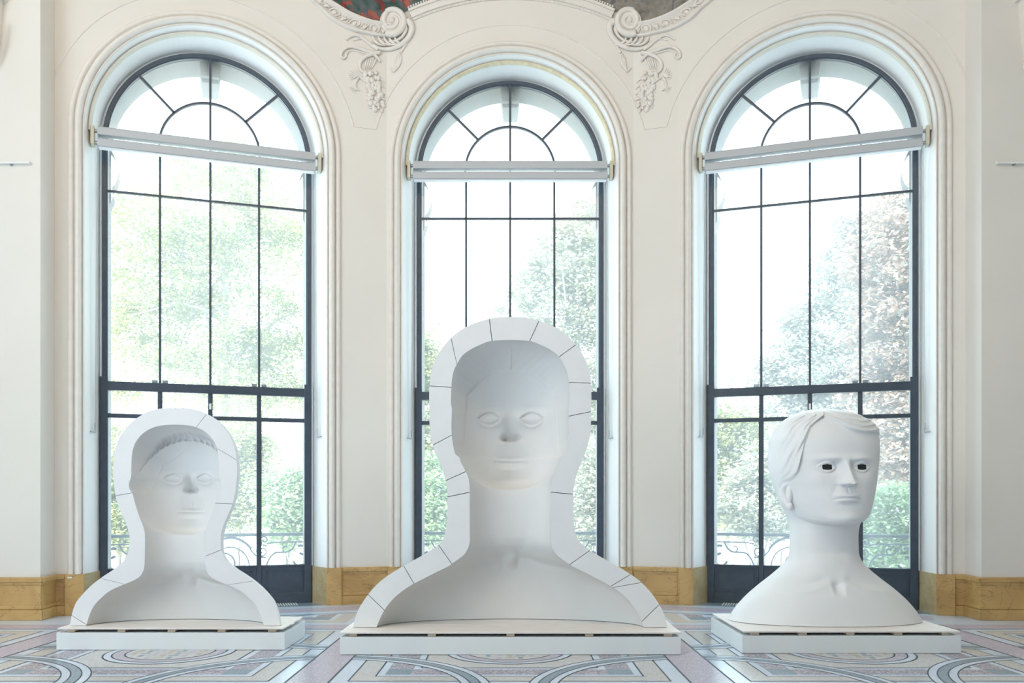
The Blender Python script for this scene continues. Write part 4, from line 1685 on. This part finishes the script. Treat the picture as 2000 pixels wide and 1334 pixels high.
# ears
for s in (-1, 1):
    e = MB()
    ctr = np.array((s * 198.0, 482.0, 64.0))
    pts = [(-6, -58, 26), (8, -56, 2), (20, -30, -22), (19, 6, -22), (11, 34, -8), (0, 62, 12), (-8, 56, 26)]
    c = catmull(pts, 5)
    e.tube([((ctr[0] + s * p[0]) * kR, -(ctr[2] + p[2]) * kR, (LR['base'] - ctr[1] - p[1]) * kR) for p in c], [10 * kR + 6 * kR * math.sin(PI * i / (len(c) - 1)) for i in range(len(c))], 10)
    e.sphere((s * 197 * kR, -62 * kR, (LR['base'] - 478) * kR), 48 * kR, 8, 12, (.34, .75, 1.2))
    e.sphere((s * 196 * kR, -78 * kR, (LR['base'] - 536) * kR), 17 * kR, 6, 10, (.7, 1.2, 1.2))
    e.build('ear', M['resin'], bust_r, smooth=True)

# ------------------------------------------------------------------ balconies with scrolled iron rails
def spiral(cx, cz, r0, r1, a0, turns, n=28):
    return [(cx + (r0 + (r1 - r0) * k / n) * math.cos(a0 + turns * 2 * PI * k / n), cz + (r0 + (r1 - r0) * k / n) * math.sin(a0 + turns * 2 * PI * k / n)) for k in range(n + 1)]


def balcony(loc, rz, label):
    root = tag(empty('balcony', loc, rz), label, 'balcony', 'window balconies with scrolled iron rails')
    yb = FY + .62
    bevel(MB().box(-1.45, 1.45, FY + .07, yb + .10, -.28, -.02).build('balcony_slab', M['pale_stone'], root), .01)
    zt = .79
    bevel(MB().box(-1.2, 1.2, yb - .028, yb + .028, zt - .018, zt + .022).build('top_rail', M['iron_light'], root), .008)
    MB().box(-1.2, 1.2, yb - .012, yb + .012, .03, .055).build('bottom_rail', M['iron_light'], root)

    def part(nm, curves, rad):
        for s in (-1, 1):
            mb = MB()
            for c, r in curves:
                P = [(s * x, yb, z) for x, z in c]
                mb.tube(P, r, 6)
            mb.build(nm, M['iron_light'], root, smooth=True)
    cm = lambda L: [tuple(p) for p in catmull(L, 6)]
    part('lower_rod', [(cm([(1.18, .695), (.9, .695), (.74, .69), (.66, .675)]), .009),
                       (spiral(.635, .725, .055, .012, -2.2, -1.25), .009)], .009)
    part('hanging_scroll', [(spiral(.61, .585, .085, .014, .9, 1.6), .008),
                            (cm([(.655, .51), (.56, .52), (.50, .57), (.46, .63)]), .010)], .01)
    part('great_scroll', [(cm([(.48, .62), (.40, .70), (.30, .75), (.20, .755), (.10, .72), (.0, .66)]), .016),
                          (cm([(.46, .30), (.45, .45), (.40, .56), (.30, .63), (.20, .64), (.10, .60), (.03, .54)]), .010),
                          (spiral(.16, .42, .17, .03, 2.6, -1.35, 36), .012),
                          (cm([(.33, .60), (.34, .45), (.33, .30), (.30, .06)]), .006)], .01)
    part('wave_scroll', [(cm([(1.02, .695), (.98, .62), (.92, .575), (.84, .57), (.76, .56), (.70, .50), (.66, .40), (.655, .28), (.66, .06)]), .011),
                         (spiral(.90, .62, .055, .02, -1.5, -.6), .008)], .01)
    part('floor_scroll', [(cm([(.94, .06), (.93, .26), (.92, .36), (.90, .42)]), .010),
                          (spiral(.80, .29, .135, .05, -.2, 1.05), .012)], .01)
    part('edge_scroll', [(spiral(1.09, .58, .075, .03, 2.2, -.75), .017), (spiral(1.07, .47, .085, .05, 3.3, .55), .016),
                         (spiral(1.10, .26, .12, .06, 2.8, -.6), .012)], .01)
    return root


balcony(*FRAMES[0][:2], 'dark scrolled iron balcony rail outside the left window')
balcony(*FRAMES[1][:2], 'dark scrolled iron balcony rail outside the middle window')
balcony(*FRAMES[2][:2], 'dark scrolled iron balcony rail outside the right window')

# ------------------------------------------------------------------ garden outside
tag(MB().box(-70, 70, 12.3, 110, -1.5, -1.2).build('ground', M['gravel']), kind='structure')


def leaf_cloud(name, mat, parent, blobs, n, size, clumps, sigma, seed, shell=.55, droop=0.4):
    """blobs: (cx, cy, cz, rx, ry, rz); n folded leaves in clumps"""
    g = np.random.default_rng(seed)
    vol = np.array([b[3] * b[4] * b[5] for b in blobs]) ** .67
    vol = vol / vol.sum()
    ctr = []
    for b, f in zip(blobs, vol):
        m = max(6, int(clumps * f))
        v = g.normal(size=(m, 3))
        v /= np.linalg.norm(v, axis=1)[:, None]
        r = shell + (1 - shell) * g.random(m) ** .7
        ctr.append(np.array(b[:3]) + v * r[:, None] * np.array(b[3:]))
    ctr = np.concatenate(ctr)
    ci = g.integers(0, len(ctr), n)
    sg = sigma * g.uniform(.6, 1.3, len(ctr))
    p = ctr[ci] + g.normal(size=(n, 3)) * sg[ci][:, None] * np.array((1, 1, .55))
    a = g.uniform(0, 2 * PI, n)
    tilt = g.normal(0, .55, n)
    d = np.stack([np.cos(a), np.sin(a), -droop + tilt * .5], 1)
    d /= np.linalg.norm(d, axis=1)[:, None]
    up = np.stack([g.normal(0, .5, n), g.normal(0, .5, n), np.ones(n)], 1)
    side = np.cross(d, up)
    side /= np.linalg.norm(side, axis=1)[:, None]
    L = size * g.uniform(.7, 1.3, n)[:, None]
    v0 = p
    v1 = p + d * L * .5 + side * L * .34
    v2 = p + d * L
    v3 = p + d * L * .5 - side * L * .34
    V = np.stack([v0, v1, v2, v3], 1).reshape(-1, 3)
    me = bpy.data.meshes.new(name)
    me.vertices.add(4 * n)
    me.vertices.foreach_set('co', V.ravel())
    me.loops.add(4 * n)
    me.loops.foreach_set('vertex_index', np.arange(4 * n))
    me.polygons.add(n)
    me.polygons.foreach_set('loop_start', np.arange(0, 4 * n, 4))
    me.polygons.foreach_set('loop_total', np.full(n, 4))
    me.update(calc_edges=True)
    me.materials.append(mat)
    o = link_mesh(name, me, parent)
    o['kind'] = 'stuff'
    return o, ctr


ZG = -1.2


def tree(label, x, y, blobs, mat, n, size, clumps, sigma, seed, trunk=.28, lean=0.0, name='tree', shell=.55, group='trees in the garden'):
    """blobs relative to the trunk foot"""
    root = tag(empty(name, (x, y, ZG)), label, 'tree' if name == 'tree' else 'shrub', group)
    o, ctr = leaf_cloud('foliage', M[mat], root, blobs, n, size, clumps, sigma, seed, shell)
    g = random.Random(seed)
    top = max(b[2] + b[5] * .6 for b in blobs)
    if name == 'tree':
        t = MB()
        pts = [(lean * q * top + .12 * math.sin(q * 5 + seed), .1 * math.sin(q * 4), q * top) for q in np.linspace(0, 1, 9)]
        t.tube(pts, [trunk * (1.25 - 1.1 * q) for q in np.linspace(0, 1, 9)], 9)
        t.build('trunk', M['bark'], root, smooth=True)
        for k in range(9):
            b = MB()
            q = .25 + .6 * k / 9
            i = int(q * 8)
            s = Vector(pts[i])
            e = Vector(ctr[g.randrange(len(ctr))])
            mid = s.lerp(e, .5) + Vector((0, 0, .5))
            b.tube([s, s.lerp(mid, .5) + Vector((g.uniform(-.1, .1), 0, .1)), mid, e], [trunk * .45 * (1 - q * .5), trunk * .34 * (1 - q * .5), trunk * .22 * (1 - q * .5), .02], 6)
            b.build('branch', M['bark'], root, smooth=True)
    else:
        t = MB()
        for k in range(6):
            e = ctr[g.randrange(len(ctr))]
            t.tube([(g.uniform(-.15, .15), g.uniform(-.15, .15), 0), (e[0] * .5, e[1] * .5, e[2] * .6), tuple(e)], [.035, .025, .01], 6)
        t.build('stem', M['bark'], root, smooth=True)
    return root


def gx(px, Y): return (px - CX) * Y / FPX
def gz(py, Y): return HC + (CY - py) * Y / FPX - ZG


Y1 = 27.0
tree('big yellow-green leafy tree filling the left window', gx(420, Y1), Y1,
     [(-1.6, 0, gz(520, Y1), 2.2, 2.4, 2.6), (1.5, .3, gz(520, Y1), 2.1, 2.4, 2.9), (0, 0, gz(420, Y1), 2.4, 2.4, 2.4), (-.3, 0, gz(740, Y1), 3.6, 2.6, 1.6), (1.4, .5, gz(680, Y1), 2.2, 2.4, 1.6), (-1.8, 0, gz(640, Y1), 1.6, 2, 1.6)],
     'leaf_yellow', 50000, .12, 300, .32, 11, .24, .02, shell=.25)
Y2 = 30.0
tree('pale green chestnut tree on the right side of the middle window', gx(1122, Y2), Y2,
     [(0, 0, gz(440, Y2), .9, 1.0, 1.1), (0, 0, gz(520, Y2), 1.8, 1.6, 1.3), (-.2, 0, gz(605, Y2), 2.4, 2.0, 1.4), (.1, 0, gz(720, Y2), 2.1, 2.2, 1.9), (.2, 0, gz(850, Y2), 2.2, 2.4, 2.2), (.1, 0, gz(980, Y2), 2.0, 2.2, 1.4)],
     'leaf_pale', 56000, .15, 460, .27, 12, .22, shell=.5)
Y3 = 25.0
tree('tall russet chestnut tree at the far right of the right window', gx(1790, Y3), Y3,
     [(0, 0, gz(520, Y3), 1.9, 2.2, 2.4), (.2, 0, gz(660, Y3), 2.0, 2.4, 2.2), (0, 0, gz(820, Y3), 2.0, 2.4, 1.9)],
     'leaf_red', 44000, .16, 330, .30, 13, .26, shell=.5)
Y4 = 32.0
tree('grey-green chestnut tree rising in steps across the right window', gx(1650, Y4), Y4,
     [(.6, 0, gz(470, Y4), 1.2, 1.5, 1.2), (.3, 0, gz(540, Y4), 1.5, 1.7, 1.4), (-.4, 0, gz(640, Y4), 1.9, 1.9, 1.3), (-1.2, 0, gz(725, Y4), 2.1, 2.0, 1.2), (-.6, 0, gz(830, Y4), 2.6, 2.2, 1.6), (-.2, 0, gz(950, Y4), 2.4, 2.0, 1.4)],
     'leaf_grey', 52000, .16, 460, .28, 14, .24, shell=.45)
Y5 = 26.0
tree('pale yellow young tree behind the left panes of the right window', gx(1425, Y5), Y5,
     [(0, 0, gz(880, Y5), .95, 1.2, 1.5), (.3, 0, gz(980, Y5), 1.0, 1.2, 1.0)], 'leaf_yellow', 16000, .12, 130, .26, 15, .10, shell=.3)
tree('small pale tree at the left edge of the middle window', gx(822, Y2), Y2,
     [(0, 0, gz(720, Y2), .7, 1.0, 1.6), (-.1, 0, gz(860, Y2), 1.0, 1.2, 1.6)], 'leaf_yellow', 16000, .12, 120, .26, 16, .10, shell=.3)
tree('bright green young tree low in the middle window left of the bust', gx(848, 22), 22,
     [(0, 0, gz(965, 22), .6, .8, .95), (0, 0, gz(1010, 22), .6, .8, .7)], 'leaf_green', 9000, .11, 80, .22, 17, name='shrub', shell=.3, group='shrubs in the garden')
tree('round green bush behind the right pane of the left window', gx(566, 19), 19,
     [(0, 0, gz(965, 19), .58, .6, .72), (.1, 0, gz(1020, 19), .55, .6, .58)], 'leaf_green', 10000, .10, 90, .2, 18, name='shrub', shell=.4, group='shrubs in the garden')
tree('green bush behind the right pane of the right window', gx(1745, 19), 19,
     [(0, 0, gz(1010, 19), .75, .8, .75), (-.1, 0, gz(1060, 19), .9, .8, .6)], 'leaf_green', 12000, .10, 100, .2, 19, name='shrub', shell=.4, group='shrubs in the garden')
tree('low hedge plant of mixed green behind the left panes of the right window', gx(1480, 21), 21,
     [(0, 0, gz(990, 21), 1.2, .8, .75), (.2, 0, gz(930, 21), .9, .8, .8)], 'leaf_pale', 12000, .11, 100, .2, 20, name='shrub', shell=.4, group='shrubs in the garden')
tree('loose yellow-green bush at the lower left of the left window', gx(235, 20), 20,
     [(0, 0, gz(930, 20), .7, .8, 1.2), (.1, 0, gz(1030, 20), .8, .8, .6)], 'leaf_yellow', 11000, .10, 90, .22, 21, name='shrub', shell=.3, group='shrubs in the garden')
tree('loose pale bush between the doors of the left window', gx(470, 22), 22,
     [(0, 0, gz(900, 22), .75, .7, 1.2), (-.1, 0, gz(980, 22), .7, .6, .7)], 'leaf_yellow', 12000, .11, 110, .24, 22, name='shrub', shell=.3, group='shrubs in the garden')
tree('pale bush at the lower right of the middle window', gx(1150, 22), 22,
     [(0, 0, gz(930, 22), .6, .8, 1.0), (0, 0, gz(1020, 22), .6, .8, .6)], 'leaf_pale', 9000, .11, 80, .22, 23, name='shrub', shell=.3, group='shrubs in the garden')
